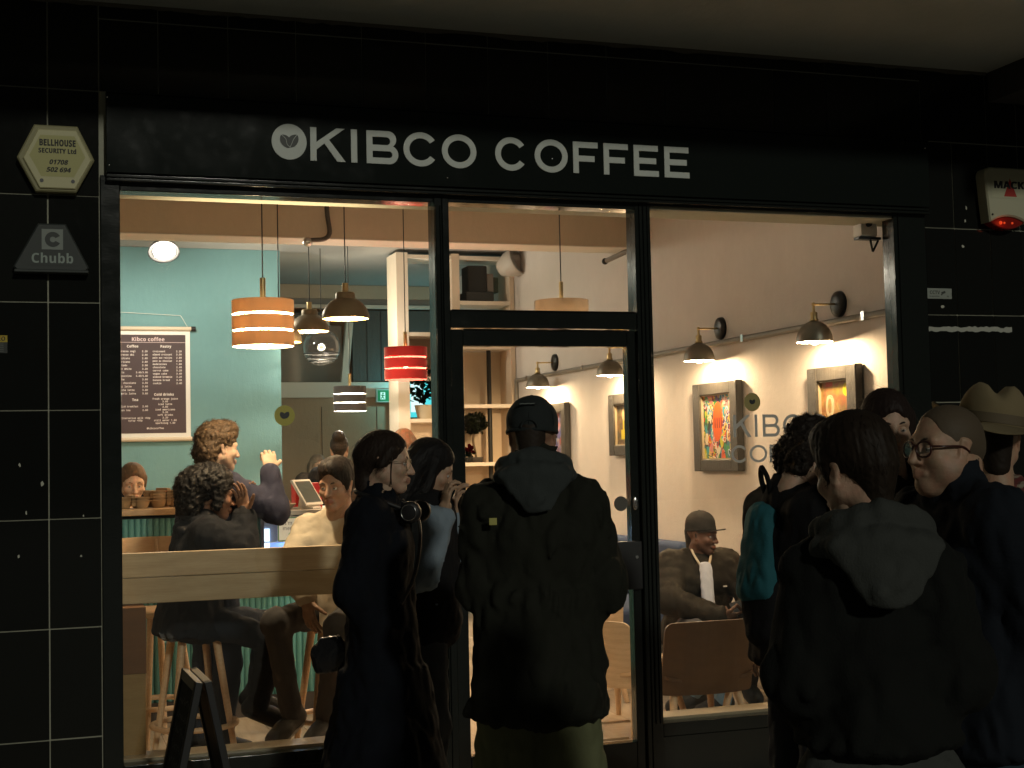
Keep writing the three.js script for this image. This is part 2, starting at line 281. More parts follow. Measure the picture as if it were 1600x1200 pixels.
{
  const b = thing('alarm_box', 'dark grey triangular alarm box with faded emblem lettered Chubb', 'alarm box', [0.075, 2.42, 0]);
  const c = mat(0.035, 0.042, 0.04, 0.6), p = mat(0.26, 0.29, 0.27, 0.7);
  part('housing', moved(extr(poly([[-0.145, 0.012], [-0.135, 0], [0.135, 0], [0.145, 0.012], [0.055, 0.19], [-0.05, 0.19]]), 0.045, 0.006), 0, 0, 0.006), c, b);
  part('base_lip', bx(-0.150, 0.150, -0.014, 0.0, 0.004, 0.068, 0.005), c, b);
  const em = part('emblem', moved(bx(-0.043, 0.043, 0.085, 0.172, 0, 0.0015), 0.004, 0, 0.0575), p, b);
  const ring = new THREE.Shape(); ring.absarc(0, 0, 0.032, 0.5, TAU - 0.5); ring.absarc(0, 0, 0.012, TAU - 0.5, 0.5, true);
  part('emblem_ring', moved(extr(ring, 0.001, 0, 30), 0.006, 0.128, 0.0592), c, em);
  const [pg, pm] = printed(0.19, 0.06, 512, 160, (g, w, h) => { g.fillStyle = '#343a38'; g.fillRect(0, 0, w, h); g.fillStyle = '#93a09a'; g.textAlign = 'center'; g.font = 'bold 150px sans-serif'; g.fillText('Chubb', w / 2, 132, 480); });
  part('lettering', moved(pg, 0.004, 0.048, 0.0585), pm, b);
}
{
  const b = thing('alarm_box', 'white alarm siren box lettered MACK with red triangle on right tiles', 'alarm box', [4.905, 2.765, 0]);
  const s = new THREE.Shape(); s.moveTo(-0.115, 0.02); s.lineTo(-0.135, 0.26); s.quadraticCurveTo(-0.132, 0.295, -0.10, 0.295); s.lineTo(0.10, 0.295); s.quadraticCurveTo(0.132, 0.295, 0.135, 0.26); s.lineTo(0.115, 0.02); s.quadraticCurveTo(0.0, 0.085, -0.115, 0.02);
  part('housing', moved(extr(s, 0.07, 0.008), 0, 0, 0.010), mat(0.46, 0.45, 0.32, 0.5), b);
  const L = new THREE.Shape(); L.moveTo(-0.10, 0.018); L.quadraticCurveTo(0, 0.07, 0.10, 0.018); L.quadraticCurveTo(0, -0.045, -0.10, 0.018);
  part('beacon_lens', moved(extr(L, 0.055, 0.005), 0, -0.004, 0.012), new THREE.MeshPhysicalMaterial({ color: col(0.25, 0.01, 0.005), roughness: 0.25 }), b);
  const dm = new THREE.MeshStandardMaterial({ color: col(0.4, 0.02, 0), emissive: col(1, 0.09, 0.02), emissiveIntensity: 0.5 });
  for (const x of [-0.045, -0.02, 0.03]) part('beacon_diode', moved(new THREE.SphereGeometry(x < -0.03 ? 0.010 : 0.006, 10, 8), x, 0.010, 0.073), dm, b);
  const pl = new THREE.PointLight(col(1, 0.10, 0.02), 0.0015); pl.position.set(-0.045, 0.006, 0.09); b.add(pl);
  const [pg, pm] = printed(0.22, 0.12, 512, 280, (g, w, h) => { g.fillStyle = '#b8b79b'; g.fillRect(0, 0, w, h); g.fillStyle = '#a8281c'; g.beginPath(); g.moveTo(276, 30); g.lineTo(372, 260); g.lineTo(180, 260); g.fill(); g.fillStyle = '#151515'; g.strokeStyle = '#151515'; g.lineWidth = 8; g.textAlign = 'center'; g.font = 'bold 118px sans-serif'; g.save(); g.translate(w / 2, 0); g.scale(1.35, 1); g.fillText('MACK', 0, 158); g.strokeText('MACK', 0, 158); g.restore(); });
  part('lettering', moved(pg, 0.004, 0.20, 0.0900), pm, b);
  for (const x of [-0.105, 0.105]) part('screw', moved(new THREE.SphereGeometry(0.006, 8, 6), x, 0.05, 0.089), M.black, b);
}
{
  const [g, m] = printed(0.152, 0.05, 384, 128, (c, w, h) => {
    c.fillStyle = '#8d948c'; c.fillRect(0, 0, w, h); c.fillStyle = '#2c302c'; c.font = 'bold 66px sans-serif'; c.fillText('CCTV', 44, 72, 160); c.font = 'bold 26px sans-serif'; c.fillText('in operation', 40, 110, 170); c.fillText('24', 312, 110);
    c.save(); c.translate(258, 52); c.rotate(-0.35); c.fillRect(-32, -16, 66, 30); c.fillRect(-44, 6, 20, 18); c.restore();
  });
  const s = thing('cctv_notice', 'small white CCTV notice plate on the tiles right of the window', 'sign', [4.51, 2.40, 0]);
  part('plate', bx(-0.078, 0.078, -0.027, 0.027, 0.0015, 0.004), mat(0.4, 0.42, 0.39, 0.6), s); part('print', moved(g, 0, 0, 0.0048), m, s);
}
{
  const [g, m] = printed(0.10, 0.075, 200, 150, (c, w, h) => { c.fillStyle = '#2b2e2b'; c.fillRect(0, 0, w, h); c.fillStyle = '#b0991c'; c.fillRect(0, 0, w, 58); c.fillStyle = '#1a1a12'; c.font = 'bold 50px sans-serif'; c.textAlign = 'right'; c.fillText('EO', w - 14, 46); c.fillStyle = '#5a5d58'; for (let i = 0; i < 5; i++) c.fillRect(20, 70 + i * 15, 150, 7); });
  const s = thing('wall_sticker', 'small yellow and grey sticker on the tiles at the far left edge', 'sticker', [-0.152, 2.108, 0.0022]);
  part('print', moved(g, 0, 0, 0.0012), m, s);
}

// ---------------------------------------------------------------- the room behind the glass
struct('shop_floor', bx(-1.3, 4.5, -0.1, 0.088, -9.3, -0.142), M.floor);
{
  const fl = scene.getObjectByName('shop_floor');
  const bm = [1, 0.9, 1.08].map((k) => { const m = M.floor.clone(); m.color.setRGB(k, k * 0.99, k * 0.97); return m; });
  for (let i = 0; i < 21; i++) for (let j = 0; j < 4; j++) {
    const x = 0.28 + i * 0.193, z1 = -0.25 - j * 1.4 - (i % 3) * 0.45, z0 = z1 - 1.397;
    const g = bx(x, x + 0.191, 0.088, 0.0995 + rr(0, 0.0006), z0, Math.min(-0.145, z1));
    const uv = g.attributes.uv, p = g.attributes.position, o = rnd() * 5; for (let k = 0; k < uv.count; k++) uv.setXY(k, p.getZ(k) + o, p.getX(k) + o);
    part('floor_board', g, bm[Math.floor(rnd() * 3)], fl);
  }
}
struct('wall_right', bx(4.347, 4.60, 0, 3.75, -9.3, -0.252), M.cream);
struct('wall_left', bx(-1.5, -1.3, 0, 3.75, -6.9, -0.252), M.cream);
struct('wall_menu', bx(-1.5, 2.16, 0, 3.55, -6.9, -6.7), M.teal);
struct('wall_passage', bx(2.0, 2.158, 0, 3.55, -9.3, -6.902), M.teal);
struct('wall_back', bx(2.0, 4.6, 0, 3.55, -9.5, -9.302), M.brown);
struct('ceiling', bx(-1.5, 4.6, 3.552, 3.8, -9.5, -0.252), M.grey);
struct('ceiling_beam', bx(-1.3, 4.345, 3.15, 3.55, -3.70, -3.41), M.bulk);
{
  const b = scene.getObjectByName('ceiling_beam');
  part('beam_soffit', bx(-1.3, 4.345, 3.142, 3.148, -3.70, -3.41), M.trim, b);
}
{ // the far end: downstand, trims, dark boards and a glazed panel
  const w = thing('back_screen', 'glazed screen of grey panels in white frames at the far end of the shop', 'partition', [0, 0, -9.1]);
  part('downstand', bx(2.17, 4.34, 3.40, 3.548, -0.18, 0.0), M.bulk, w);
  part('upper_trim', bx(2.17, 4.34, 3.29, 3.33, -0.06, 0.01), M.trim, w);
  part('head_panel', bx(2.17, 4.34, 3.33, 3.40, -0.18, -0.05), M.grey, w);
  part('pipe', rod([2.17, 3.20, 0.03], [3.2, 3.21, 0.03], 0.035), mat(0.10, 0.09, 0.08, 0.6), w);
  part('dark_board', bx(3.36, 4.30, 2.47, 3.27, -0.07, -0.01), mat(0.085, 0.09, 0.085, 0.55, { bumpMap: rep(plasterBump, 2, 2), bumpScale: 0.004 }), w);
  for (const x of [3.52, 3.68, 3.84]) part('board_joint', bx(x, x + 0.006, 2.47, 3.27, -0.012, -0.006), M.black, w);
  part('grey_pane', bx(2.17, 3.24, 2.47, 3.10, -0.06, -0.03), new THREE.MeshStandardMaterial({ color: col(0.22, 0.21, 0.19), roughness: 0.12, metalness: 0.35 }), w);
  for (const b of [[2.17, 3.10, 3.10, 3.17], [2.17, 4.32, 2.30, 2.47]]) part('frame_rail', bx(...b, -0.08, 0.015, 0.004), M.trim, w);
  const post = bx(-0.04, 0.04, 0, 0.68, -0.08, 0.012, 0.004); post.rotateZ(-0.10); part('frame_post', moved(post, 3.26, 2.46, 0), M.trim, w);
  part('lower_board', bx(2.17, 4.34, 0.1, 2.30, -0.19, -0.02), plaster(0.42, 0.31, 0.21), w);
  for (const x of [3.0, 3.62]) part('board_gap', bx(x, x + 0.006, 0.1, 2.2, -0.022, -0.016), M.dark, w);
}
{
  const s = thing('exit_sign', 'green running man fire exit sign at the back of the shop', 'sign', [3.77, 2.315, -9.06]);
  part('sign_box', bx(-0.17, 0.17, -0.075, 0.075, -0.02, 0.02, 0.006), mat(0.45, 0.55, 0.48, 0.5), s);
  const [g] = printed(0.30, 0.12, 8, 8, () => {});
  const t = canvasTex(320, 128, (c) => { c.fillStyle = '#0c7a4c'; c.fillRect(0, 0, 320, 128); c.fillStyle = '#e8f4ea'; c.fillRect(30, 22, 60, 86); c.fillStyle = '#0c7a4c'; c.beginPath(); c.arc(62, 38, 10, 0, 7); c.fill(); c.lineWidth = 11; c.strokeStyle = '#0c7a4c'; c.beginPath(); c.moveTo(60, 50); c.lineTo(56, 76); c.lineTo(76, 100); c.moveTo(56, 76); c.lineTo(40, 100); c.moveTo(40, 58); c.lineTo(80, 64); c.stroke(); c.strokeStyle = '#e8f4ea'; c.lineWidth = 14; c.beginPath(); c.moveTo(220, 20); c.lineTo(220, 100); c.moveTo(185, 66); c.lineTo(220, 104); c.lineTo(255, 66); c.stroke(); });
  part('sign_face', moved(g, 0, 0, 0.0215), new THREE.MeshStandardMaterial({ map: t, emissive: col(1, 1, 1), emissiveMap: t, emissiveIntensity: 0.35, roughness: 0.5 }), s);
}
{ // teal glowing screen half hidden by the shelves
  const s = thing('lit_screen', 'glowing turquoise and white menu screen behind the tall shelf unit', 'screen', [4.05, 2.34, -9.03]);
  part('casing', bx(-0.22, 0.24, -0.28, 0.20, -0.03, 0.0, 0.006), M.black, s);
  const t = canvasTex(64, 64, (c) => { c.fillStyle = '#3ad0d8'; c.fillRect(0, 0, 64, 64); c.fillStyle = '#e8fbff'; c.fillRect(22, 8, 20, 48); });
  part('display', moved(new THREE.PlaneGeometry(0.44, 0.46), 0.01, -0.04, 0.002), new THREE.MeshStandardMaterial({ color: col(0.05, 0.05, 0.05), emissive: col(1, 1, 1), emissiveMap: t, emissiveIntensity: 1.1 }), s);
  const l = new THREE.PointLight(col(0.25, 0.9, 0.95), 0.9); l.position.set(0, 0, 0.16); s.add(l);
}

// ---------------------------------------------------------------- lamps
function glowBulb(r, parent, y, c, k = 6) { const m = new THREE.MeshStandardMaterial({ color: col(0.9, 0.85, 0.75), emissive: c, emissiveIntensity: k, roughness: 0.4 }); const b = part('bulb', new THREE.SphereGeometry(r, 16, 12), m, parent); b.position.y = y; b.castShadow = false; return b; }
function lampLight(c, I, parent, x, y, z, rad = 1.5) { const l = new THREE.PointLight(c, I); l.position.set(x, y, z); l.castShadow = true; l.shadow.radius = rad; parent.add(l); return l; }
const WARM = col(1, 0.66, 0.35), NEUT = col(1, 0.82, 0.62);
function bandedDrum(label, pos, top, r, H, fabric, lining, light, I, k, bulb = light) {
  const g = thing('pendant_lamp', label, 'pendant lamp', pos, 0, 'pendant lamps over the shop floor');
  part('cord', rod([0, H / 2 + 0.10, 0], [0, top - pos[1], 0], 0.0035, 0.0035, 6), M.black, g);
  part('lamp_holder', [rod([0, H / 2 - 0.05, 0], [0, H / 2 + 0.11, 0], 0.014), rod([-r, H / 2 - 0.012, 0], [r, H / 2 - 0.012, 0], 0.002, 0.002, 6), rod([0, H / 2 - 0.012, -r], [0, H / 2 - 0.012, r], 0.002, 0.002, 6)], M.brass, g);
  const bh = H * 0.300, gap = (H - 3 * bh) / 2;
  for (let i = 0; i < 3; i++) {
    const y = -H / 2 + i * (bh + gap);
    const b = part('shade_band', lathe([[r, y], [r, y + bh], [r - 0.0022, y + bh], [r - 0.0022, y]], 56), fabric, g);
    part('shade_lining', lathe([[r - 0.0026, y], [r - 0.0026, y + bh], [r - 0.0036, y + bh], [r - 0.0036, y]], 56), lining, b);
  }
  for (let a = 0; a < 3; a++) part('strut', rod([Math.cos(a * 2.1) * (r - 0.006), -H / 2, Math.sin(a * 2.1) * (r - 0.006)], [Math.cos(a * 2.1) * (r - 0.006), H / 2, Math.sin(a * 2.1) * (r - 0.006)], 0.002, 0.002, 6), M.brass, g);
  glowBulb(0.03, g, 0.0, bulb, k); lampLight(light, I, g, 0, 0, 0);
  return g;
}
const shadeCloth = (r, g, b, tr) => new THREE.MeshPhysicalMaterial({ color: col(r, g, b), roughness: 0.95, transmission: tr, thickness: 0, bumpMap: rep(clothBump, 3, 1), bumpScale: 0.0015 });
const lining = new THREE.MeshPhysicalMaterial({ color: col(0.85, 0.78, 0.66), roughness: 0.9, transmission: 0.35, thickness: 0 });
bandedDrum('orange banded drum pendant glowing near the left window', [1.062, 2.266, -0.597], 3.55, 0.15, 0.225, shadeCloth(0.78, 0.58, 0.38, 0.42), lining, col(1, 0.74, 0.45), 6.0, 12);
bandedDrum('red banded drum pendant in front of the tall shelf unit', [2.467, 2.263, -3.293], 3.55, 0.15, 0.225, shadeCloth(0.50, 0.012, 0.022, 0.4), shadeCloth(0.75, 0.08, 0.06, 0.3), col(1, 0.62, 0.45), 1.7, 14);
bandedDrum('dark grey banded drum pendant near the exit sign', [2.66, 2.146, -6.05], 3.55, 0.145, 0.22, shadeCloth(0.07, 0.07, 0.075, 0.2), shadeCloth(0.6, 0.6, 0.6, 0.2), col(1, 0.86, 0.70), 5.5, 18);
domePendant('third brass dome pendant lamp, only its rim showing beside the orange drum', [1.535, 2.385, -3.0], 0.15, 2.4);
{
  const g = thing('pendant_lamp', 'taupe plain drum pendant behind the door transom bar', 'pendant lamp', [2.756, 2.33, -0.965], 0, 'pendant lamps over the shop floor');
  part('cord', rod([0, 0.13, 0], [0, 1.22, 0], 0.0035, 0.0035, 6), M.black, g);
  part('lamp_holder', [rod([0, 0.05, 0], [0, 0.22, 0], 0.012), rod([-0.148, 0.108, 0], [0.148, 0.108, 0], 0.002, 0.002, 6)], M.brass, g);
  part('shade', lathe([[0.15, -0.11], [0.15, 0.115], [0.1475, 0.115], [0.1475, -0.11]], 56), shadeCloth(0.30, 0.23, 0.16, 0.3), g);
  glowBulb(0.03, g, 0, NEUT, 10); lampLight(col(1, 0.86, 0.72), 3.6, g, 0, 0, 0);
}
function domePendant(label, pos, r, I) { // pos: centre of the rim
  const g = thing('pendant_lamp', label, 'pendant lamp', pos, 0, 'pendant lamps over the shop floor');
  const H = r * 0.98, pr = [];
  for (let i = 0; i <= 14; i++) { const a = i / 14 * Math.PI * 0.36; pr.push([r * Math.cos(a), H * Math.sin(a) * 0.92]); } pr.push([r * 0.42, H * 0.86], [r * 0.41, H * 1.06], [r * 0.37, H * 1.10]);
  const inr = pr.map(([x, y]) => [x - 0.003, y - 0.003]).reverse();
  const sh = part('shade', lathe([...pr, ...inr, pr[0]], 56), mat(0.17, 0.135, 0.085, 0.42, { metalness: 0.45 }), g);
  part('shade_inside', lathe(pr.map(([x, y]) => [Math.max(0.002, x - 0.0042), y - 0.0042]), 56), mat(0.62, 0.40, 0.16, 0.5), sh);
  part('cap', lathe([[0, H * 1.08], [r * 0.38, H * 1.08], [r * 0.37, H * 1.12], [r * 0.13, H * 1.14], [r * 0.13, H * 1.52], [0, H * 1.53]], 32), M.brass, g);
  part('cord', rod([0, H * 1.5, 0], [0, 3.55 - pos[1], 0], 0.004, 0.004, 6), M.black, g);
  glowBulb(0.032, g, 0.03, WARM, 9); lampLight(WARM, I, g, 0, 0.03, 0);
}
domePendant('nearer brass dome pendant lamp over the counter', [1.882, 2.497, -2.525], 0.15, 4.2);
domePendant('farther brass dome pendant lamp behind the orange drum', [2.02, 2.60, -4.5], 0.15, 5.0);
{
  const g = thing('globe_lamp', 'round smoked glass globe lamp with bare bulb by the grey panel', 'pendant lamp', [2.50, 2.64, -6.5]);
  part('cord', rod([0, 0.17, 0], [0, 0.91, 0], 0.004, 0.004, 6), M.black, g);
  part('collar', lathe([[0, 0.19], [0.05, 0.185], [0.075, 0.155], [0.05, 0.15], [0, 0.15]], 24), M.blackMetal, g);
  part('globe', new THREE.SphereGeometry(0.17, 32, 24), new THREE.MeshPhysicalMaterial({ color: col(0.07, 0.07, 0.065), roughness: 0.05, transmission: 1, thickness: 0 }), g);
  for (const y of [-0.06, -0.10, -0.13]) part('rib', moved(new THREE.TorusGeometry(Math.sqrt(0.0289 - y * y) + 0.002, 0.006, 6, 36), 0, y, 0, 0, Math.PI / 2), M.black, g);
  glowBulb(0.025, g, 0.0, NEUT, 8); lampLight(NEUT, 30, g, 0, 0, 0);
}
{
  const g = thing('flood_lamp', 'glaring white ceiling flood lamp in black housing by the turquoise wall', 'ceiling lamp', [1.06, 3.36, -5.6]);
  part('bracket', bx(-0.02, 0.02, 0.06, 0.19, -0.02, 0.02), M.black, g);
  part('housing', moved(lathe([[0, 0.10], [0.07, 0.09], [0.125, 0.0], [0.13, -0.015], [0.115, -0.012], [0.10, 0.0], [0, 0.02]], 36), -0.035, 0.0, -0.02, 0, -0.62), M.black, g);
  const e = part('lens', moved(lathe([[0, -0.03], [0.05, -0.026], [0.088, -0.012], [0.090, 0.0]], 36), -0.03, -0.004, -0.012, 0, -0.62), new THREE.MeshStandardMaterial({ color: col(0.9, 0.9, 0.9), emissive: col(1, 0.93, 0.80), emissiveIntensity: 14 }), g); e.castShadow = false;
  lampLight(col(1, 0.88, 0.70), 7.0, g, -0.03, -0.10, 0.10, 4);
}
const lampZ = [-0.70, -2.165, -3.70, -5.335];
['first wall lamp on an arm, nearest the window, above the yellow painting', 'second wall lamp on an arm above the bright graffiti painting', 'third wall lamp seen through the door glass above the narrow painting', 'farthest wall lamp seen through the door beside the shelf unit'].forEach((label, i) => {
  const g = thing('wall_lamp', label, 'wall lamp', [4.347, 2.42, lampZ[i]], 0, 'wall lamps over the paintings');
  part('wall_plate', [moved(lathe([[0, 0.032], [0.04, 0.03], [0.072, 0.02], [0.076, 0.0], [0, 0]], 32), 0, 0, 0, 0, 0, Math.PI / 2)], M.blackMetal, g);
  part('arm', [rod([-0.02, 0, 0], [-0.17, -0.004, 0], 0.006), moved(new THREE.SphereGeometry(0.012, 12, 8), -0.17, -0.004, 0)], M.brass, g);
  part('lamp_holder', moved(lathe([[0, 0.0], [0.008, -0.004], [0.008, -0.045], [0.020, -0.05], [0.020, -0.085], [0.026, -0.09], [0.026, -0.10], [0, -0.10]], 20), -0.17, 0, 0), M.brass, g);
  const pr = []; for (let k = 0; k <= 12; k++) { const a = k / 12 * Math.PI * 0.44; pr.push([0.104 * Math.cos(a), -0.215 + 0.118 * Math.sin(a)]); }
  const sh = part('shade', moved(lathe([...pr, ...pr.map(([x, y]) => [x - 0.002, y - 0.002]).reverse(), pr[0]], 44), -0.17, 0, 0), mat(0.16, 0.14, 0.11, 0.4, { metalness: 0.5 }), g);
  part('shade_inside', moved(lathe(pr.map(([x, y]) => [Math.max(0.002, x - 0.003), y - 0.003]), 44), -0.17, 0, 0), mat(0.8, 0.76, 0.66, 0.45), sh);
  const b = glowBulb(0.030, g, -0.205, col(1, 0.72, 0.40), 22); b.position.x = -0.17; lampLight(col(1, 0.69, 0.39), 4.2, g, -0.17, -0.206, 0);
});
// ---------------------------------------------------------------- conduits, camera
{
  const g = thing('wall_conduit', 'grey conduit pipe running along the cream wall under the wall lamps', 'pipe', [4.33, 2.323, 0]);
  part('pipe', [rod([0, 0, -0.2], [0, 0, -6.36], 0.019), moved(new THREE.SphereGeometry(0.019, 10, 8), 0, 0, -6.36), rod([0, 0, -6.36], [0, -1.6, -6.36], 0.019)], mat(0.20, 0.185, 0.16, 0.5), g);
  for (let i = 0; i < 5; i++) part('clip', bx(-0.022, 0.016, -0.024, 0.024, -0.4 - i * 1.4, -0.43 - i * 1.4), M.chrome, g);
}
{
  const g = thing('ceiling_conduit', 'bent metal conduit dropping over the ceiling beam above the pendants', 'pipe', [1.92, 3.12, -3.38]);
  part('pipe', tube([[0.02, 0.43, 0], [0.025, 0.2, 0.0], [0.035, 0.05, 0.01], [0.0, 0.015, 0.02], [-0.10, 0.0, 0.03]], 0.017, 30, 8), mat(0.10, 0.09, 0.08, 0.4, { metalness: 0.6 }), g);
  part('end_fitting', moved(new THREE.SphereGeometry(0.034, 14, 10), -0.12, -0.012, 0.03), M.chrome, g);
}
{
  const g = thing('beam_conduit', 'short grey conduit under the beam end beside the right wall', 'pipe', [4.30, 3.11, -3.6]);
  part('pipe', rod([-0.14, -0.03, -0.1], [0.03, 0.06, 0.3], 0.02), mat(0.22, 0.21, 0.20, 0.5), g); part('end_cap', moved(new THREE.SphereGeometry(0.026, 12, 8), -0.14, -0.03, -0.1), M.blackMetal, g);
}
{
  const g = thing('security_camera', 'small white security camera box at the top right window corner', 'camera', [4.215, 2.735, -0.20]);
  part('housing', bx(-0.045, 0.055, -0.01, 0.11, -0.06, 0.02, 0.006), mat(0.78, 0.76, 0.73, 0.5), g);
  part('lens', moved(new THREE.CylinderGeometry(0.016, 0.018, 0.02, 18), 0.0, 0.055, 0.025, 0, Math.PI / 2), M.blackMetal, g);
  part('bracket', [bx(-0.06, 0.075, -0.028, -0.014, -0.03, 0.02), rod([0.02, -0.02, 0], [0.035, -0.09, 0], 0.006), rod([0.035, -0.09, 0], [0.07, -0.03, 0], 0.006)], M.blackMetal, g);
}

// ---------------------------------------------------------------- paintings
function painting(label, zc, w, y0, y1, draw, fw = 0.10) {
  const g = thing('painting', label, 'painting', [4.345, (y0 + y1) / 2, zc], -Math.PI / 2, 'paintings in heavy grey frames'); // local x runs towards the back, local z into the room
  const h = y1 - y0, fm = mat(0.032, 0.029, 0.025, 0.5, { bumpMap: rep(plasterBump, 4, 4), bumpScale: 0.003 });
  part('frame_bar', bx(-w / 2, -w / 2 + fw, -h / 2, h / 2, 0.003, 0.055, 0.006), fm, g); part('frame_bar', bx(w / 2 - fw, w / 2, -h / 2, h / 2, 0.003, 0.055, 0.006), fm, g);
  part('frame_bar', bx(-w / 2 + fw, w / 2 - fw, h / 2 - fw * 0.8, h / 2, 0.003, 0.053, 0.006), fm, g); part('frame_bar', bx(-w / 2 + fw, w / 2 - fw, -h / 2, -h / 2 + fw * 0.8, 0.003, 0.053, 0.006), fm, g);
  const cw = w - 2 * fw, ch = h - 1.6 * fw;
  part('slip', [bx(-cw / 2, -cw / 2 + 0.007, -ch / 2, ch / 2, 0.02, 0.04), bx(cw / 2 - 0.007, cw / 2, -ch / 2, ch / 2, 0.02, 0.04), bx(-cw / 2 + 0.007, cw / 2 - 0.007, ch / 2 - 0.007, ch / 2, 0.02, 0.039), bx(-cw / 2 + 0.007, cw / 2 - 0.007, -ch / 2, -ch / 2 + 0.007, 0.02, 0.039)], mat(0.30, 0.24, 0.15, 0.5), g);
  const t = canvasTex(256, Math.round(256 * ch / cw), draw);
  part('canvas', moved(new THREE.PlaneGeometry(cw, ch), 0, 0, 0.024), new THREE.MeshStandardMaterial({ color: col(0.62, 0.60, 0.58), map: t, roughness: 0.6, bumpMap: t, bumpScale: 0.001 }), g);
}
const pick = (a) => a[Math.floor(rnd() * a.length)];
painting('painting of a golden figure and yellow disc in the frame nearest the window', -0.735, 0.52, 1.47, 2.068, (g, w, h) => {
  g.fillStyle = '#9a6a44'; g.fillRect(0, 0, w, h);
  for (let i = 0; i < 220; i++) { g.fillStyle = pick(['#b98a52', '#8a5a3c', '#c7a76a', '#7d7a35', '#a8552e', '#a59a3a', '#6d6a52']); g.globalAlpha = 0.35; g.beginPath(); g.ellipse(rnd() * w, rnd() * h, rr(4, 30), rr(4, 40), rnd() * 3, 0, 7); g.fill(); }
  g.globalAlpha = 1; g.fillStyle = '#d8c818'; g.beginPath(); g.arc(w * 0.86, h * 0.13, 30, 0, 7); g.fill(); g.strokeStyle = '#d8c9a8'; g.lineWidth = 4;
  for (let i = 0; i < 9; i++) { g.beginPath(); g.ellipse(w * 0.3 + rr(-12, 12), h * 0.33, rr(20, 34), rr(30, 55), rr(-0.3, 0.3), 0, 7); g.stroke(); } g.fillStyle = '#b53a22'; g.fillRect(w * 0.18, 4, 60, 22);
});
painting('bright graffiti painting of orange, blue and white shapes on the cream wall', -2.20, 0.64, 1.47, 2.062, (g, w, h) => {
  g.fillStyle = '#333'; g.fillRect(0, 0, w, h); const C = ['#d9571e', '#2b6f86', '#e3d7c4', '#c2331c', '#3a8f4a', '#5a3a78', '#e8952a', '#1b2a4a', '#b8c23a', '#d98a8a', '#2f9bb0'];
  for (let i = 0; i < 260; i++) { g.fillStyle = pick(C); const x = rnd() * w, y = rnd() * h, s = rr(8, 34); g.save(); g.translate(x, y); g.rotate(rr(-0.7, 0.7)); if (rnd() < 0.5) g.fillRect(-s / 2, -s, s * 0.7, s * rr(0.8, 2)); else { g.beginPath(); g.ellipse(0, 0, s * 0.5, s, 0, 0, 7); g.fill(); } g.restore(); }
  for (let i = 0; i < 70; i++) { g.strokeStyle = pick(['#f0e8d8', '#111', '#f0d040', '#e8e8ff']); g.lineWidth = rr(2, 5); g.beginPath(); const x = rnd() * w, y = rnd() * h; g.ellipse(x, y, rr(4, 16), rr(8, 24), rnd() * 3, 0, rr(3, 7)); g.stroke(); }
  g.fillStyle = '#d9601c'; g.beginPath(); g.ellipse(w * 0.48, h * 0.42, 42, 78, 0.1, 0, 7); g.fill(); g.fillStyle = '#7a2010'; for (let i = 0; i < 4; i++) g.fillRect(w * 0.38 + i * 18, h * 0.36, 8, 40);
});
painting('small narrow painting of a yellow lamp seen through the door glass', -3.79, 0.48, 1.59, 2.066, (g, w, h) => {
  g.fillStyle = '#5a4630'; g.fillRect(0, 0, w, h); for (let i = 0; i < 120; i++) { g.fillStyle = pick(['#6b5a38', '#8a7a40', '#4a5a50', '#8b6a44', '#3d3a2c']); g.globalAlpha = 0.5; g.fillRect(rnd() * w, rnd() * h, rr(8, 40), rr(10, 70)); }
  g.globalAlpha = 1; g.fillStyle = '#d0c020'; g.fillRect(w * 0.3, h * 0.62, 60, 70); g.fillRect(w * 0.42, h * 0.25, 22, 120); g.fillStyle = '#d8b98a'; g.beginPath(); g.ellipse(w * 0.5, h * 0.25, 36, 44, 0, 0, 7); g.fill();
});
painting('blue and red figure painting on the wall behind the capped man outside', -5.31, 0.62, 1.457, 2.058, (g, w, h) => {
  g.fillStyle = '#5a4a6a'; g.fillRect(0, 0, w, h); for (let i = 0; i < 180; i++) { g.fillStyle = pick(['#3a4a9a', '#b0563a', '#8a7aa0', '#c8b090', '#2a3060', '#a03a3a', '#6a8ab0']); g.globalAlpha = 0.6; g.beginPath(); g.ellipse(rnd() * w, rnd() * h, rr(5, 26), rr(8, 50), rnd() * 3, 0, 7); g.fill(); }
});

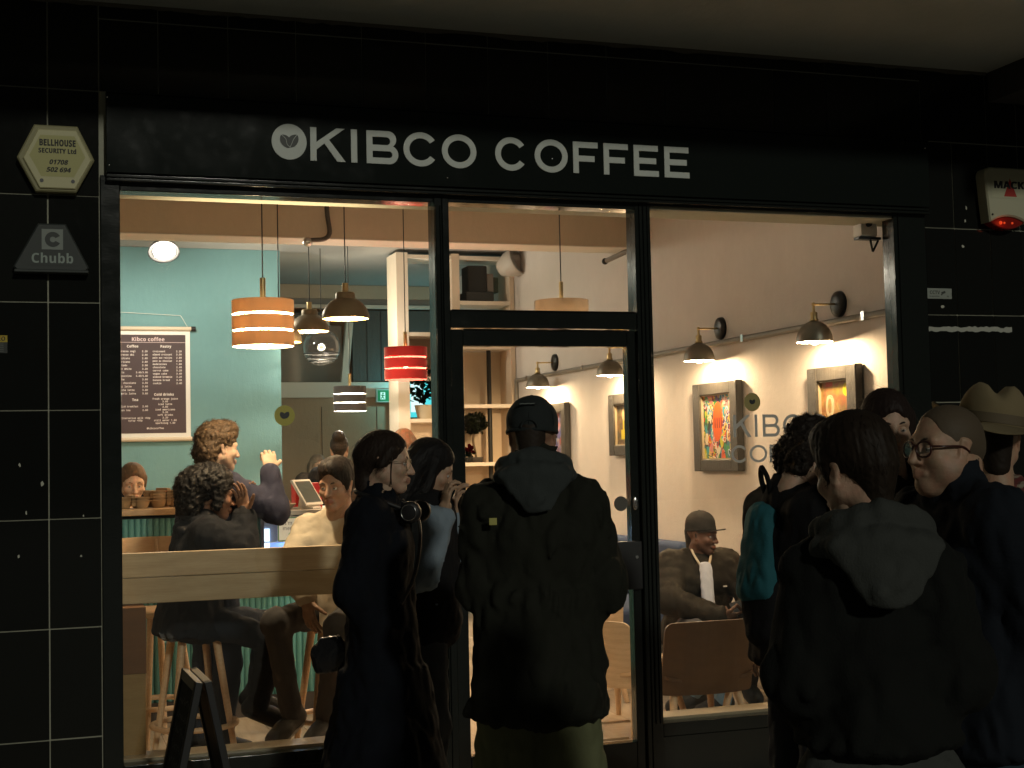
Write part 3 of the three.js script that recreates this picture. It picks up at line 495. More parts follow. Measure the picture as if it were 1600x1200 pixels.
// ---------------------------------------------------------------- menu roll on the turquoise wall
{
  const g = thing('menu_scroll', 'dark hanging menu scroll headed Kibco coffee on the turquoise wall', 'menu', [0.82, 2.32, -6.69]);
  const W = 1.0, H = 0.93;
  const t = canvasTex(1024, 952, (c, w, h) => {
    c.fillStyle = '#4a3c40'; c.fillRect(0, 0, w, h); c.fillStyle = '#d9c3c6'; c.textAlign = 'center'; c.font = 'bold 52px sans-serif'; c.fillText('Kibco coffee', w * 0.66, 62); c.fillRect(0, 72, w, 4);
    c.fillStyle = '#f0e8e4'; c.font = 'bold 34px sans-serif'; c.fillText('Coffee', w * 0.52, 124); c.fillText('Pastry', w * 0.82, 124); c.fillText('Tea', w * 0.54, 640); c.fillText('Cold drinks', w * 0.80, 590);
    c.font = 'bold 22px monospace'; const L = ['espresso sngl 2.20', 'espresso dbl 2.40', 'macchiato 2.60', 'americano 2.80', 'cortado 3.00', 'flat white 3.20', 'latte 3.40/3.80', 'cappuccino 3.40/3.80', 'mocha 3.60', 'hot chocolate 3.50', 'chai latte 3.60', 'matcha latte 3.80', 'tumeric latte 3.60'];
    const row = (s, x0, x1, y) => { const k = s.lastIndexOf(' '); c.textAlign = 'left'; c.fillText(s.slice(0, k), x0, y, x1 - x0 - 90); c.textAlign = 'right'; c.fillText(s.slice(k + 1), x1, y, 110); };
    L.forEach((s, i) => row(s, w * 0.38, w * 0.655, 168 + i * 34));
    ['croissant 2.20', 'almond croissant 3.00', 'pain aux raisins 2.80', 'pain au chocolat 2.60', 'madeleines 1.80', 'chocolate 2.40', 'carrot cake 3.20', 'vegan cake 3.40', 'almond brownie 3.20', 'banana bread 3.00', 'cookie 2.40'].forEach((s, i) => row(s, w * 0.70, w * 0.965, 168 + i * 31));
    ['english breakfast 2.60', 'green tea 2.60'].forEach((s, i) => row(s, w * 0.38, w * 0.655, 700 + i * 36));
    c.textAlign = 'center'; ['fresh orange juice', '3.60', 'iced latte', '3.60', 'iced americano', '3.20', 'soft drinks', '2.20', 'still water 1.60', 'sparkling 1.80'].forEach((s, i) => c.fillText(s, w * 0.81, 628 + i * 26));
    c.fillText('alternative milk +50p', w * 0.54, 812); c.fillText('syrup +50p', w * 0.54, 836); c.fillText('@kibcocoffee', w * 0.72, 912);
  });
  part('back_sheet', bx(-W / 2 - 0.02, W / 2 + 0.02, -H / 2 - 0.03, H / 2 + 0.03, 0.0, 0.006), M.white, g);
  part('print', moved(new THREE.PlaneGeometry(W - 0.04, H - 0.05), 0, 0, 0.0075), new THREE.MeshStandardMaterial({ map: t, roughness: 0.7 }), g);
  for (const y of [-H / 2 - 0.03, H / 2 + 0.03]) { const r = part('rod', rod([-W / 2 - 0.03, y, 0.012], [W / 2 + 0.03, y, 0.012], 0.020), mat(0.62, 0.52, 0.40, 0.5), g); part('rod_end', rod([W / 2 + 0.03, y, 0.012], [W / 2 + 0.07, y, 0.012], 0.022), M.black, r); }
  part('hanging_string', [rod([-W / 2, H / 2 + 0.03, 0.01], [-W / 2 + 0.1, H / 2 + 0.19, 0.006], 0.002, 0.002, 5), rod([-W / 2 + 0.1, H / 2 + 0.19, 0.006], [W / 2 - 0.06, H / 2 + 0.15, 0.006], 0.002, 0.002, 5), rod([W / 2 - 0.06, H / 2 + 0.15, 0.006], [W / 2 + 0.01, H / 2 + 0.03, 0.01], 0.002, 0.002, 5)], M.white, g);
}

// ---------------------------------------------------------------- counter and what stands on it
{
  const g = thing('service_counter', 'turquoise fluted service counter with pale wooden top', 'counter', [0, 0.1, -2.2]);
  const tm = [0.9, 1, 1.1].map((k) => mat(0.10 * k, 0.29 * k, 0.28 * k, 0.5));
  part('carcass', bx(-0.9, 1.84, 0.0, 1.18, -0.62, -0.02), tm[0], g);
  const sl = new THREE.CylinderGeometry(0.0172, 0.0172, 1.06, 10, 1, false, -Math.PI / 2, Math.PI); 
  for (let x = -0.05, i = 0; x < 1.83; x += 0.0345, i++) { const m = part('fluted_slat', sl, tm[Math.floor(rnd() * 3)], g); m.position.set(x, 0.65, -0.019); }
  part('kick_board', bx(-0.9, 1.84, 0.0, 0.118, -0.03, 0.012), mat(0.06, 0.05, 0.045, 0.6), g);
  part('top_left', bx(-0.92, 1.22, 1.20, 1.238, -0.66, 0.04, 0.006), M.oakPale, g);
  part('top_right', bx(1.222, 1.86, 1.175, 1.205, -0.66, 0.06, 0.004), mat(0.62, 0.56, 0.50, 0.25), g);
}
{
  const g = thing('display_case', 'lit glass display case under the till, glowing blue white', 'display case', [1.53, 1.0, -2.17]);
  part('casing', [bx(-0.27, 0.27, -0.06, -0.03, -0.001, 0.10), bx(-0.27, 0.27, 0.265, 0.272, 0, 0.10), bx(-0.27, -0.25, -0.03, 0.265, 0, 0.10), bx(0.25, 0.27, -0.03, 0.265, 0, 0.10)], mat(0.02, 0.025, 0.05, 0.3), g);
  part('back_panel', bx(-0.25, 0.25, -0.03, 0.265, 0.001, 0.006), mat(0.25, 0.33, 0.55, 0.4), g);
  part('shelf', bx(-0.249, 0.249, 0.12, 0.126, 0.006, 0.085), mat(0.5, 0.6, 0.8, 0.2), g);
  const e = part('light_tube', [bx(-0.20, 0.20, 0.02, 0.085, 0.010, 0.014)], new THREE.MeshStandardMaterial({ color: col(0.5, 0.6, 0.8), emissive: col(0.62, 0.80, 1), emissiveIntensity: 2.2 }), g); e.castShadow = false;
  part('light_tube', bx(-0.243, -0.205, 0.02, 0.20, 0.010, 0.014), e.material, g);
  part('glass_front', bx(-0.25, 0.25, -0.03, 0.265, 0.096, 0.099), M.glass, g);
  lampLight(col(0.55, 0.75, 1), 0.5, g, 0.0, 0.05, 0.06);
}
{
  const [pg, pm] = printed(0.17, 0.14, 340, 280, (c, w, h) => { c.fillStyle = '#3f7a55'; c.fillRect(0, 0, w, h); c.fillStyle = '#eef0ee'; c.fillRect(12, 12, w - 24, h - 24); c.fillStyle = '#23324a'; c.textAlign = 'center'; c.font = '60px sans-serif'; c.fillText("I'm a", 150, 88); c.fillText('member', w / 2, 150, 270); c.strokeStyle = '#4aa890'; c.lineWidth = 7; c.beginPath(); c.arc(150, 204, 22, 0, 7); c.stroke(); c.fillStyle = '#4aa890'; c.fillRect(188, 184, 46, 40); });
  const s = thing('member_card', 'white card with green border reading I am a member on the display case', 'sign', [1.445, 1.197, -2.066]);
  part('card', bx(-0.087, 0.087, -0.072, 0.072, -0.003, 0), M.white, s); part('print', moved(pg, 0, 0, 0.001), pm, s);
}
{
  const g = thing('till_tablet', 'white till tablet on an angled stand on the counter', 'tablet', [1.575, 1.306, -2.30], 0.95);
  part('stand', [bx(-0.06, 0.06, 0, 0.012, -0.07, 0.07, 0.004), rod([0, 0.01, -0.02], [0, 0.10, -0.02], 0.035, 0.02)], M.white, g);
  const t = new THREE.Group(); t.name = 'tablet'; t.position.set(0, 0.10, 0.005); t.rotation.x = -0.55; g.add(t);
  part('casing', bx(-0.125, 0.125, -0.09, 0.09, -0.012, 0.006, 0.005), M.white, t); part('screen', bx(-0.105, 0.105, -0.074, 0.074, 0.0062, 0.008), mat(0.07, 0.09, 0.085, 0.15), t);
}
{
  const g = thing('red_box', 'bright red box standing behind the till tablet', 'box', [1.605, 1.306, -2.46], 0.1);
  part('body', bx(-0.085, 0.085, 0, 0.155, -0.05, 0.05, 0.004), M.red, g); part('front_panel', bx(-0.01, 0.07, 0.0, 0.085, 0.051, 0.054), mat(0.65, 0.58, 0.52, 0.5), g);
}
{
  const g = thing('pastry_basket', 'shallow dish of glazed pastries on the counter', 'dish', [1.43, 1.306, -2.34]);
  part('dish', lathe([[0, 0.004], [0.05, 0.004], [0.085, 0.035], [0.088, 0.034], [0.055, 0], [0, 0]], 32), mat(0.6, 0.5, 0.36, 0.5), g);
  for (let i = 0; i < 16; i++) { const a = rnd() * TAU, r = rr(0, 0.055), e = new THREE.SphereGeometry(0.022, 10, 8); e.scale(1.2, 0.75, 0.9); part('pastry', moved(e, Math.cos(a) * r, 0.025 + (0.06 - r) * rr(0.3, 0.75), Math.sin(a) * r, rnd() * 3), mat(0.55 * rr(0.7, 1.2), 0.27, 0.09, 0.45), g); }
}
function carrier(label, pos, n, yaw) {
  const g = thing('cup_carrier_stack', label, 'cup carriers', pos, yaw);
  const km = [mat(0.42, 0.28, 0.15, 0.9), mat(0.37, 0.24, 0.13, 0.9)];
  for (let i = 0; i < n; i++) {
    const y = i * 0.018, list = [];
    for (const sx of [-1, 1]) for (const sz of [-1, 1]) list.push(moved(lathe([[0.028, 0], [0.047, 0.042], [0.050, 0.042], [0.033, -0.002], [0.028, 0]], 18), sx * 0.052, y, sz * 0.052));
    list.push(bx(-0.105, 0.105, y + 0.040, y + 0.044, -0.105, -0.088), bx(-0.105, 0.105, y + 0.040, y + 0.044, 0.088, 0.105), bx(-0.012, 0.012, y + 0.01, y + 0.058, -0.088, 0.088, 0.004));
    part('carrier', list, km[i % 2], g);
  }
}
carrier('taller stack of brown cardboard cup carriers on the counter', [0.735, 1.342, -2.42], 4, 0.3);
carrier('single brown cardboard cup carrier in front of the barista', [0.545, 1.342, -2.36], 2, 0.1);
{
  const g = thing('potted_plant', 'small green potted plant on the counter behind the curly haired man', 'plant', [1.10, 1.342, -2.45]);
  part('pot', lathe([[0, 0], [0.03, 0], [0.04, 0.06], [0.036, 0.06], [0, 0.055]], 20), M.white, g);
  const l = []; for (let i = 0; i < 60; i++) { const e = new THREE.SphereGeometry(0.022, 5, 4); e.scale(1, 0.35, 0.6); const a = rnd() * TAU, r = rr(0.0, 0.05); l.push(moved(e, Math.cos(a) * r, 0.11 + rr(-0.04, 0.07), Math.sin(a) * r, rnd() * 6, rr(-1, 1))); } part('foliage', l, mat(0.03, 0.09, 0.03, 0.6), g);
}

// ---------------------------------------------------------------- plank bar in the left window, stools
{
  const g = thing('window_bar', 'long wooden plank bar along the left window', 'bar table', [0.34, 0.1, -0.30]);
  const pm = [mat(0.96, 1.0, 0.98, 0.55, { map: rep(oakMap, 0.55, 1.5) }), mat(0.84, 0.88, 0.84, 0.55, { map: rep(oakMap, 0.6, 1.3) })];
  part('plank', bx(0.0, 1.42, 0.985, 1.095, -0.03, 0.0, 0.004), pm[0], g); part('plank', bx(0.0, 1.42, 0.868, 0.983, -0.031, -0.002, 0.004), pm[1], g);
  part('top_board', bx(0.0, 1.42, 1.06, 1.09, -0.12, -0.031, 0.004), pm[0], g);
  part('support_panel', bx(0.022, 0.125, 0.58, 0.866, -0.34, 0.15), mat(0.30, 0.17, 0.08, 0.6, { map: rep(oakMap, 1, 1) }), g, 'brown upper support panel');
  part('support_panel', bx(0.022, 0.122, 0.0, 0.578, -0.34, 0.148), mat(0.62, 0.52, 0.30, 0.6, { map: rep(oakMap, 1, 1) }), g, 'lighter lower support panel');
}
function stool(label, x, z, H, yaw, seatM, back = false) {
  const g = thing('bar_stool', label, 'bar stool', [x, 0.1, z], yaw, 'bar stools at the window');
  part('seat', lathe([[0, H], [0.15, H], [0.175, H - 0.01], [0.18, H - 0.025], [0.17, H - 0.04], [0, H - 0.045]], 36), seatM, g);
  for (let i = 0; i < 4; i++) { const a = i * Math.PI / 2 + Math.PI / 4, c = Math.cos(a), s = Math.sin(a); part('leg', rod([c * 0.23, 0, s * 0.23], [c * 0.12, H - 0.04, s * 0.12], 0.014, 0.020, 10), M.oakPale, g); }
  part('foot_ring', moved(new THREE.TorusGeometry(0.205, 0.014, 8, 40), 0, 0.21, 0, 0, Math.PI / 2), M.oakPale, g);
  if (back) { part('backrest', moved(new THREE.CylinderGeometry(0.21, 0.21, 0.09, 30, 1, true, -1.1, 2.2).scale(1, 1, 1), 0, H + 0.33, 0, Math.PI), M.oakPale, g); for (const sx of [-0.12, 0.12]) part('back_post', rod([sx, H - 0.03, -0.13], [sx, H + 0.36, -0.175], 0.013, 0.012), M.oakPale, g); }
}
stool('wooden bar stool under the seated woman in black at the window', 0.75, -0.92, 0.68, 0.2, M.black);
stool('pale wooden bar stool behind the first, at the left support', 0.62, -1.62, 0.72, 0.5, M.oakPale, true);
stool('wooden bar stool under the boy in the cream hoodie', 1.43, -0.82, 0.70, 0.1, M.oak);

// ---------------------------------------------------------------- lounge chairs and tables
function curvedPanel(w, h, bow, th, tilt, nx = 10, r = 0.05) { // a bent plywood panel: x across, y up, bowed in z, rounded upper corners
  const sh = new THREE.Shape(); sh.moveTo(-w / 2 + r * 0.4, 0); sh.lineTo(w / 2 - r * 0.4, 0); sh.quadraticCurveTo(w / 2, 0, w / 2, r * 0.4); sh.lineTo(w / 2, h - r); sh.quadraticCurveTo(w / 2, h, w / 2 - r, h); sh.quadraticCurveTo(0, h + 0.012, -w / 2 + r, h); sh.quadraticCurveTo(-w / 2, h, -w / 2, h - r); sh.lineTo(-w / 2, r * 0.4); sh.quadraticCurveTo(-w / 2, 0, -w / 2 + r * 0.4, 0);
  // strips so that the panel can bend
  const out = [], pts = sh.getPoints(8), inside = (x) => { let lo = 9, hi = -9; for (let i = 0; i < pts.length; i++) { const a = pts[i], b = pts[(i + 1) % pts.length]; if ((a.x <= x && b.x >= x) || (b.x <= x && a.x >= x)) { const t = Math.abs(b.x - a.x) < 1e-6 ? 0 : (x - a.x) / (b.x - a.x); const y = a.y + (b.y - a.y) * t; lo = Math.min(lo, y); hi = Math.max(hi, y); } } return [lo, hi]; };
  const n = nx * 2, P = [], ny = 6;
  for (let i = 0; i <= n; i++) { const u = -Math.cos(i / n * Math.PI), x = u * w / 2 * 0.9999; const [lo, hi] = inside(x); for (let j = 0; j <= ny; j++) P.push([x, lo + (hi - lo) * j / ny]); }
  const pos = [], idx = [], uv = []; const m = (n + 1) * (ny + 1);
  for (const s of [0, 1]) for (const [x, y] of P) { const z = bow * (x / (w / 2)) ** 2 + tilt * y + (s ? -th : 0); pos.push(x, y, z); uv.push(x, y); }
  const id = (i, j, s) => s * m + i * (ny + 1) + j;
  for (let i = 0; i < n; i++) for (let j = 0; j < ny; j++) { idx.push(id(i, j, 0), id(i + 1, j, 0), id(i + 1, j + 1, 0), id(i, j, 0), id(i + 1, j + 1, 0), id(i, j + 1, 0)); idx.push(id(i, j, 1), id(i + 1, j + 1, 1), id(i + 1, j, 1), id(i, j, 1), id(i, j + 1, 1), id(i + 1, j + 1, 1)); }
  const edge = (a, b, c, d) => idx.push(a, b, c, a, c, d);
  for (let i = 0; i < n; i++) { edge(id(i, ny, 0), id(i + 1, ny, 0), id(i + 1, ny, 1), id(i, ny, 1)); edge(id(i + 1, 0, 0), id(i, 0, 0), id(i, 0, 1), id(i + 1, 0, 1)); }
  for (let j = 0; j < ny; j++) { edge(id(0, j, 0), id(0, j + 1, 0), id(0, j + 1, 1), id(0, j, 1)); edge(id(n, j + 1, 0), id(n, j, 0), id(n, j, 1), id(n, j + 1, 1)); }
  let g = new THREE.BufferGeometry(); g.setAttribute('position', new THREE.Float32BufferAttribute(pos, 3)); g.setAttribute('uv', new THREE.Float32BufferAttribute(uv, 2)); g.setIndex(idx); g = g.toNonIndexed(); g.computeVertexNormals(); return g;
}
function loungeChair(label, x, z, yaw, woodM, backW = 0.52, backH = 0.38) { // local +z is where the sitter looks
  const g = thing('lounge_chair', label, 'chair', [x, 0.1, z], yaw, 'bent plywood lounge chairs');
  part('backrest', moved(curvedPanel(backW, backH, 0.07, 0.014, -0.22), 0, 0.245, -0.22), woodM, g);
  const s = curvedPanel(0.50, 0.50, -0.03, 0.016, 0, 10, 0.09); s.rotateX(Math.PI / 2 - 0.10); part('seat', moved(s, 0, 0.30, -0.22), woodM, g);
  for (const [sx, sz, ex, ez] of [[-0.17, -0.13, -0.23, -0.24], [0.17, -0.13, 0.23, -0.24], [-0.18, 0.17, -0.24, 0.26], [0.18, 0.17, 0.24, 0.26]]) part('leg', rod([ex, 0, ez], [sx, 0.305, sz], 0.015, 0.023, 12), M.oakPale, g);
  part('cross_bar', [rod([-0.17, 0.29, -0.13], [0.17, 0.29, -0.13], 0.016), rod([-0.18, 0.29, 0.17], [0.18, 0.29, 0.17], 0.016)], M.oakPale, g);
}
const walnut = mat(0.16, 0.10, 0.055, 0.45, { map: rep(oakMap, 1.2, 1.2) });
loungeChair('dark brown plywood lounge chair with its back against the right window', 3.32, -0.62, Math.PI, walnut);
loungeChair('pale plywood chair right of the brown chair, seen edge on', 3.82, -0.80, -1.9, M.oakPale);
loungeChair('pale plywood chair nearest the door, seat and splayed leg showing', 3.08, -0.98, 2.1, M.oakPale, 0.44, 0.36);
loungeChair('pale plywood chair farther inside, rounded back seen through the door', 3.22, -1.95, 2.9, M.oakPale, 0.44, 0.42);
{
  const g = thing('cafe_table', 'round white cafe table beyond the chairs, seen through the door', 'table', [3.55, 0.1, -2.75]);
  part('top', lathe([[0, 0.74], [0.31, 0.74], [0.315, 0.73], [0.31, 0.715], [0, 0.715]], 44), mat(0.1, 0.09, 0.08, 0.4), g); part('stem', rod([0, 0.02, 0], [0, 0.715, 0], 0.03), M.white, g); part('foot', lathe([[0, 0.03], [0.2, 0.012], [0.22, 0], [0, 0]], 32), M.white, g);
}
{
  const g = thing('navy_bench', 'navy blue upholstered bench beyond the cafe table', 'bench', [3.95, 0.1, -3.1]);
  const nm = mat(0.035, 0.06, 0.13, 0.9); part('seat', bx(-0.30, 0.36, 0.18, 0.45, -0.9, 0.45, 0.05), nm, g); part('backrest', bx(0.27, 0.38, 0.45, 0.88, -0.9, 0.45, 0.04), nm, g);
  for (const z of [-0.8, 0.35]) part('leg', rod([-0.25, 0, z], [-0.25, 0.19, z], 0.02), M.oakPale, g);
}

// ---------------------------------------------------------------- tall shelf unit with its contents
{
  const g = thing('shelf_unit', 'tall pale open shelf unit dividing the back of the shop', 'shelves', [3.19, 0.1, -6.4]);
  const wm = mat(0.66, 0.53, 0.40, 0.6), em = mat(0.80, 0.70, 0.58, 0.6);
  const up = (x0, x1) => { part('upright', bx(x0, x1, 0, 3.42, -0.35, 0), wm, g); };
  part('end_panel', bx(0, 0.11, 0, 3.42, -0.36, 0.003), em, g); up(0.535, 0.61); up(1.105, 1.15);
  for (const [x0, x1, y] of [[0.11, 0.535, 2.66], [0.11, 0.535, 2.245], [0.11, 0.535, 1.855], [0.11, 0.535, 1.2], [0.61, 1.105, 2.96], [0.61, 1.105, 2.54], [0.61, 1.105, 1.985], [0.61, 1.105, 1.44], [0.61, 1.105, 0.7], [0.11, 1.105, 3.385]]) part('shelf', bx(x0, x1, y - 0.017, y + 0.017, -0.35, -0.002), em, g);
  part('back_board', bx(0.11, 0.535, 2.262, 2.643, -0.352, -0.34), mat(0.30, 0.22, 0.16, 0.6), g); part('back_board', bx(0.11, 0.535, 1.2, 1.838, -0.352, -0.34), em, g);
  part('back_board', bx(0.61, 1.105, 0.7, 2.52, -0.352, -0.34), mat(0.62, 0.50, 0.36, 0.6), g);
  part('tall_rod', rod([0.93, 0.72, -0.15], [0.93, 2.52, -0.15], 0.022), M.dark, g);
}
{
  const g = thing('stacked_boxes', 'dark boxes and grey folders on the top right shelf', 'boxes', [4.03, 3.08, -6.55]);
  part('dark_box', bx(-0.13, 0.06, 0, 0.34, -0.12, 0.1, 0.01), M.dark, g); part('dark_box', bx(-0.16, 0.12, 0, 0.09, -0.10, 0.12, 0.01), mat(0.03, 0.03, 0.028, 0.6), g); part('folder', bx(0.062, 0.13, 0.09, 0.27, -0.1, 0.08, 0.01), mat(0.25, 0.22, 0.2, 0.7), g); part('folder', bx(0.135, 0.19, 0.09, 0.24, -0.1, 0.05, 0.01), mat(0.05, 0.07, 0.05, 0.7), g);
}
{
  const g = thing('spot_heater', 'grey round wall speaker at the top of the right wall by the shelves', 'speaker', [4.235, 3.40, -6.22]);
  part('housing', moved(lathe([[0, -0.10], [0.07, -0.10], [0.12, 0.0], [0.135, 0.09], [0.12, 0.10], [0.10, 0.07], [0, 0.06]], 32), 0, 0, 0, 0, 1.1, -0.7), mat(0.42, 0.38, 0.34, 0.5), g); part('bracket', bx(0.02, 0.11, -0.10, 0.10, -0.03, 0.03, 0.01), mat(0.35, 0.31, 0.28, 0.5), g);
}
function leaves(n, place, sx, sz, m, parent, name = 'foliage') {
  const pos = [], uv = [], nor = []; const q = new THREE.Quaternion(), e = new THREE.Euler(), v = new THREE.Vector3();
  for (let i = 0; i < n; i++) { const [x, y, z] = place(); e.set(rr(-1.2, 1.2), rnd() * TAU, rr(-1, 1)); q.setFromEuler(e); const k = rr(0.7, 1.25); for (const t of [[[0, 0, 0], [sx, 0, sz], [0, 0.006, sz * 2]], [[0, 0, 0], [0, 0.006, sz * 2], [-sx, 0, sz]]]) { const n3 = new THREE.Vector3(0, 1, 0).applyQuaternion(q); for (const p of t) { v.set(p[0] * k, p[1] * k, p[2] * k).applyQuaternion(q); pos.push(x + v.x, y + v.y, z + v.z); uv.push(0, 0); nor.push(n3.x, n3.y, n3.z); } } }
  const g = new THREE.BufferGeometry(); g.setAttribute('position', new THREE.Float32BufferAttribute(pos, 3)); g.setAttribute('normal', new THREE.Float32BufferAttribute(nor, 3)); g.setAttribute('uv', new THREE.Float32BufferAttribute(uv, 2)); return part(name, g, m, parent);
}
const leafM = (r, g, b) => new THREE.MeshPhysicalMaterial({ color: col(r, g, b), roughness: 0.75, side: THREE.DoubleSide, transmission: 0.25, thickness: 0 });
{
  const g = thing('topiary_tree', 'small ball topiary tree with bare stem on the right shelf', 'plant', [3.945, 1.557, -6.5]);
  part('trunk', tube([[0.02, 0, 0], [0.005, 0.1, 0.01], [-0.01, 0.2, 0], [0.0, 0.30, 0]], 0.011, 16, 7), mat(0.13, 0.09, 0.05, 0.8), g);
  part('pot', lathe([[0, -0.0], [0.07, 0.0], [0.085, 0.05], [0.075, 0.05], [0, 0.045]], 24), mat(0.07, 0.06, 0.05, 0.7), g);
  leaves(1500, () => { for (;;) { const x = rr(-1, 1), y = rr(-1, 1), z = rr(-1, 1), r = Math.hypot(x, y, z); if (r < 1 && r > 0.35 && r < 0.86 + 0.16 * N3(x * 3, y * 3, z * 3)) return [x * 0.135, 0.365 + y * 0.115, z * 0.135]; } }, 0.010, 0.014, leafM(0.24, 0.26, 0.10), g, 'crown');
}
{
  const g = thing('shelf_plant', 'leafy green plant in a pale pot on the left shelf', 'plant', [3.47, 1.972, -6.5]);
  part('pot', lathe([[0, 0], [0.07, 0], [0.10, 0.13], [0.092, 0.13], [0, 0.12]], 28), mat(0.62, 0.54, 0.40, 0.5), g);
  leaves(260, () => { const a = rnd() * TAU, h = rnd(), r = Math.sqrt(rnd()) * (0.10 + 0.07 * Math.sin(h * 3)); return [-0.02 + Math.cos(a) * r, 0.16 + h * 0.34, Math.sin(a) * r]; }, 0.022, 0.03, leafM(0.07, 0.12, 0.05), g);
  part('stem', tube([[0, 0.1, 0], [-0.02, 0.25, 0.01], [-0.03, 0.42, 0]], 0.007, 12, 6), mat(0.08, 0.06, 0.03, 0.8), g);
}
{
  const g = thing('red_flower', 'small red flower plant on the lower right shelf', 'plant', [3.865, 1.557, -6.46]);
  part('pot', lathe([[0, 0], [0.04, 0], [0.05, 0.05], [0.046, 0.05], [0, 0.045]], 20), M.dark, g);
  leaves(60, () => [rr(-0.05, 0.05), 0.08 + rr(-0.03, 0.03), rr(-0.05, 0.05)], 0.016, 0.022, leafM(0.05, 0.10, 0.04), g); leaves(50, () => [rr(-0.045, 0.045), 0.115 + rr(-0.02, 0.025), rr(-0.03, 0.05)], 0.017, 0.024, leafM(0.60, 0.03, 0.05), g, 'petals');
}
// ---------------------------------------------------------------- chalkboard on the pavement
{
  const g = thing('chalkboard_stand', 'black folding chalkboard stand on the pavement before the left window', 'chalkboard', [0.60, 0, 0.60], 1.60);
  const t = canvasTex(256, 384, (c, w, h) => { c.fillStyle = '#101211'; c.fillRect(0, 0, w, h); c.strokeStyle = '#9aa09a'; c.lineWidth = 3; c.globalAlpha = 0.6; for (let r = 0; r < 9; r++) { c.beginPath(); let x = 24; c.moveTo(x, 40 + r * 36); while (x < 225) { x += rr(4, 12); c.lineTo(x, 40 + r * 36 + rr(-11, 11)); } c.stroke(); } });
  for (const s of [1, -1]) {
    const l = new THREE.Group(); l.name = 'leaf'; l.position.set(0, 0.765, s * 0.016); l.rotation.x = -s * 0.20; g.add(l);
    for (const x of [-0.21, 0.17]) part('frame_bar', bx(x, x + 0.04, -0.785, 0, -0.014, 0.014, 0.003), M.black, l);
    part('frame_bar', bx(-0.17, 0.17, -0.04, 0, -0.014, 0.014, 0.003), mat(0.25, 0.22, 0.17, 0.6), l); part('frame_bar', bx(-0.17, 0.17, -0.70, -0.66, -0.014, 0.014, 0.003), M.black, l);
    part('board', bx(-0.17, 0.17, -0.66, -0.04, -0.006, 0.004), M.dark, l);
    part('chalk_drawing', moved(new THREE.PlaneGeometry(0.338, 0.618), 0, -0.35, s * 0.0078, s > 0 ? 0 : Math.PI), new THREE.MeshStandardMaterial({ map: t, roughness: 0.9 }), l);
  }
}

// ---------------------------------------------------------------- people: soft-blended fields meshed on a grid
const sub3 = (a, b) => [a[0] - b[0], a[1] - b[1], a[2] - b[2]], add3 = (a, b) => [a[0] + b[0], a[1] + b[1], a[2] + b[2]], mul3 = (a, k) => [a[0] * k, a[1] * k, a[2] * k], len3 = (a) => Math.hypot(a[0], a[1], a[2]), dot3 = (a, b) => a[0] * b[0] + a[1] * b[1] + a[2] * b[2];
const cross3 = (a, b) => [a[1] * b[2] - a[2] * b[1], a[2] * b[0] - a[0] * b[2], a[0] * b[1] - a[1] * b[0]], nrm3 = (a) => mul3(a, 1 / (len3(a) || 1)), mix3 = (a, b, t) => [a[0] + (b[0] - a[0]) * t, a[1] + (b[1] - a[1]) * t, a[2] + (b[2] - a[2]) * t];
const cap = (a, b, r1, r2, o = {}) => ({ t: 0, a, b, r1, r2, k: 0.03, ...o });                // tapered capsule; flat < 1 with a side vector: oval section
const ell = (c, r, o = {}) => ({ t: 1, c, r, k: 0.02, ...o });                                // axis-aligned ellipsoid
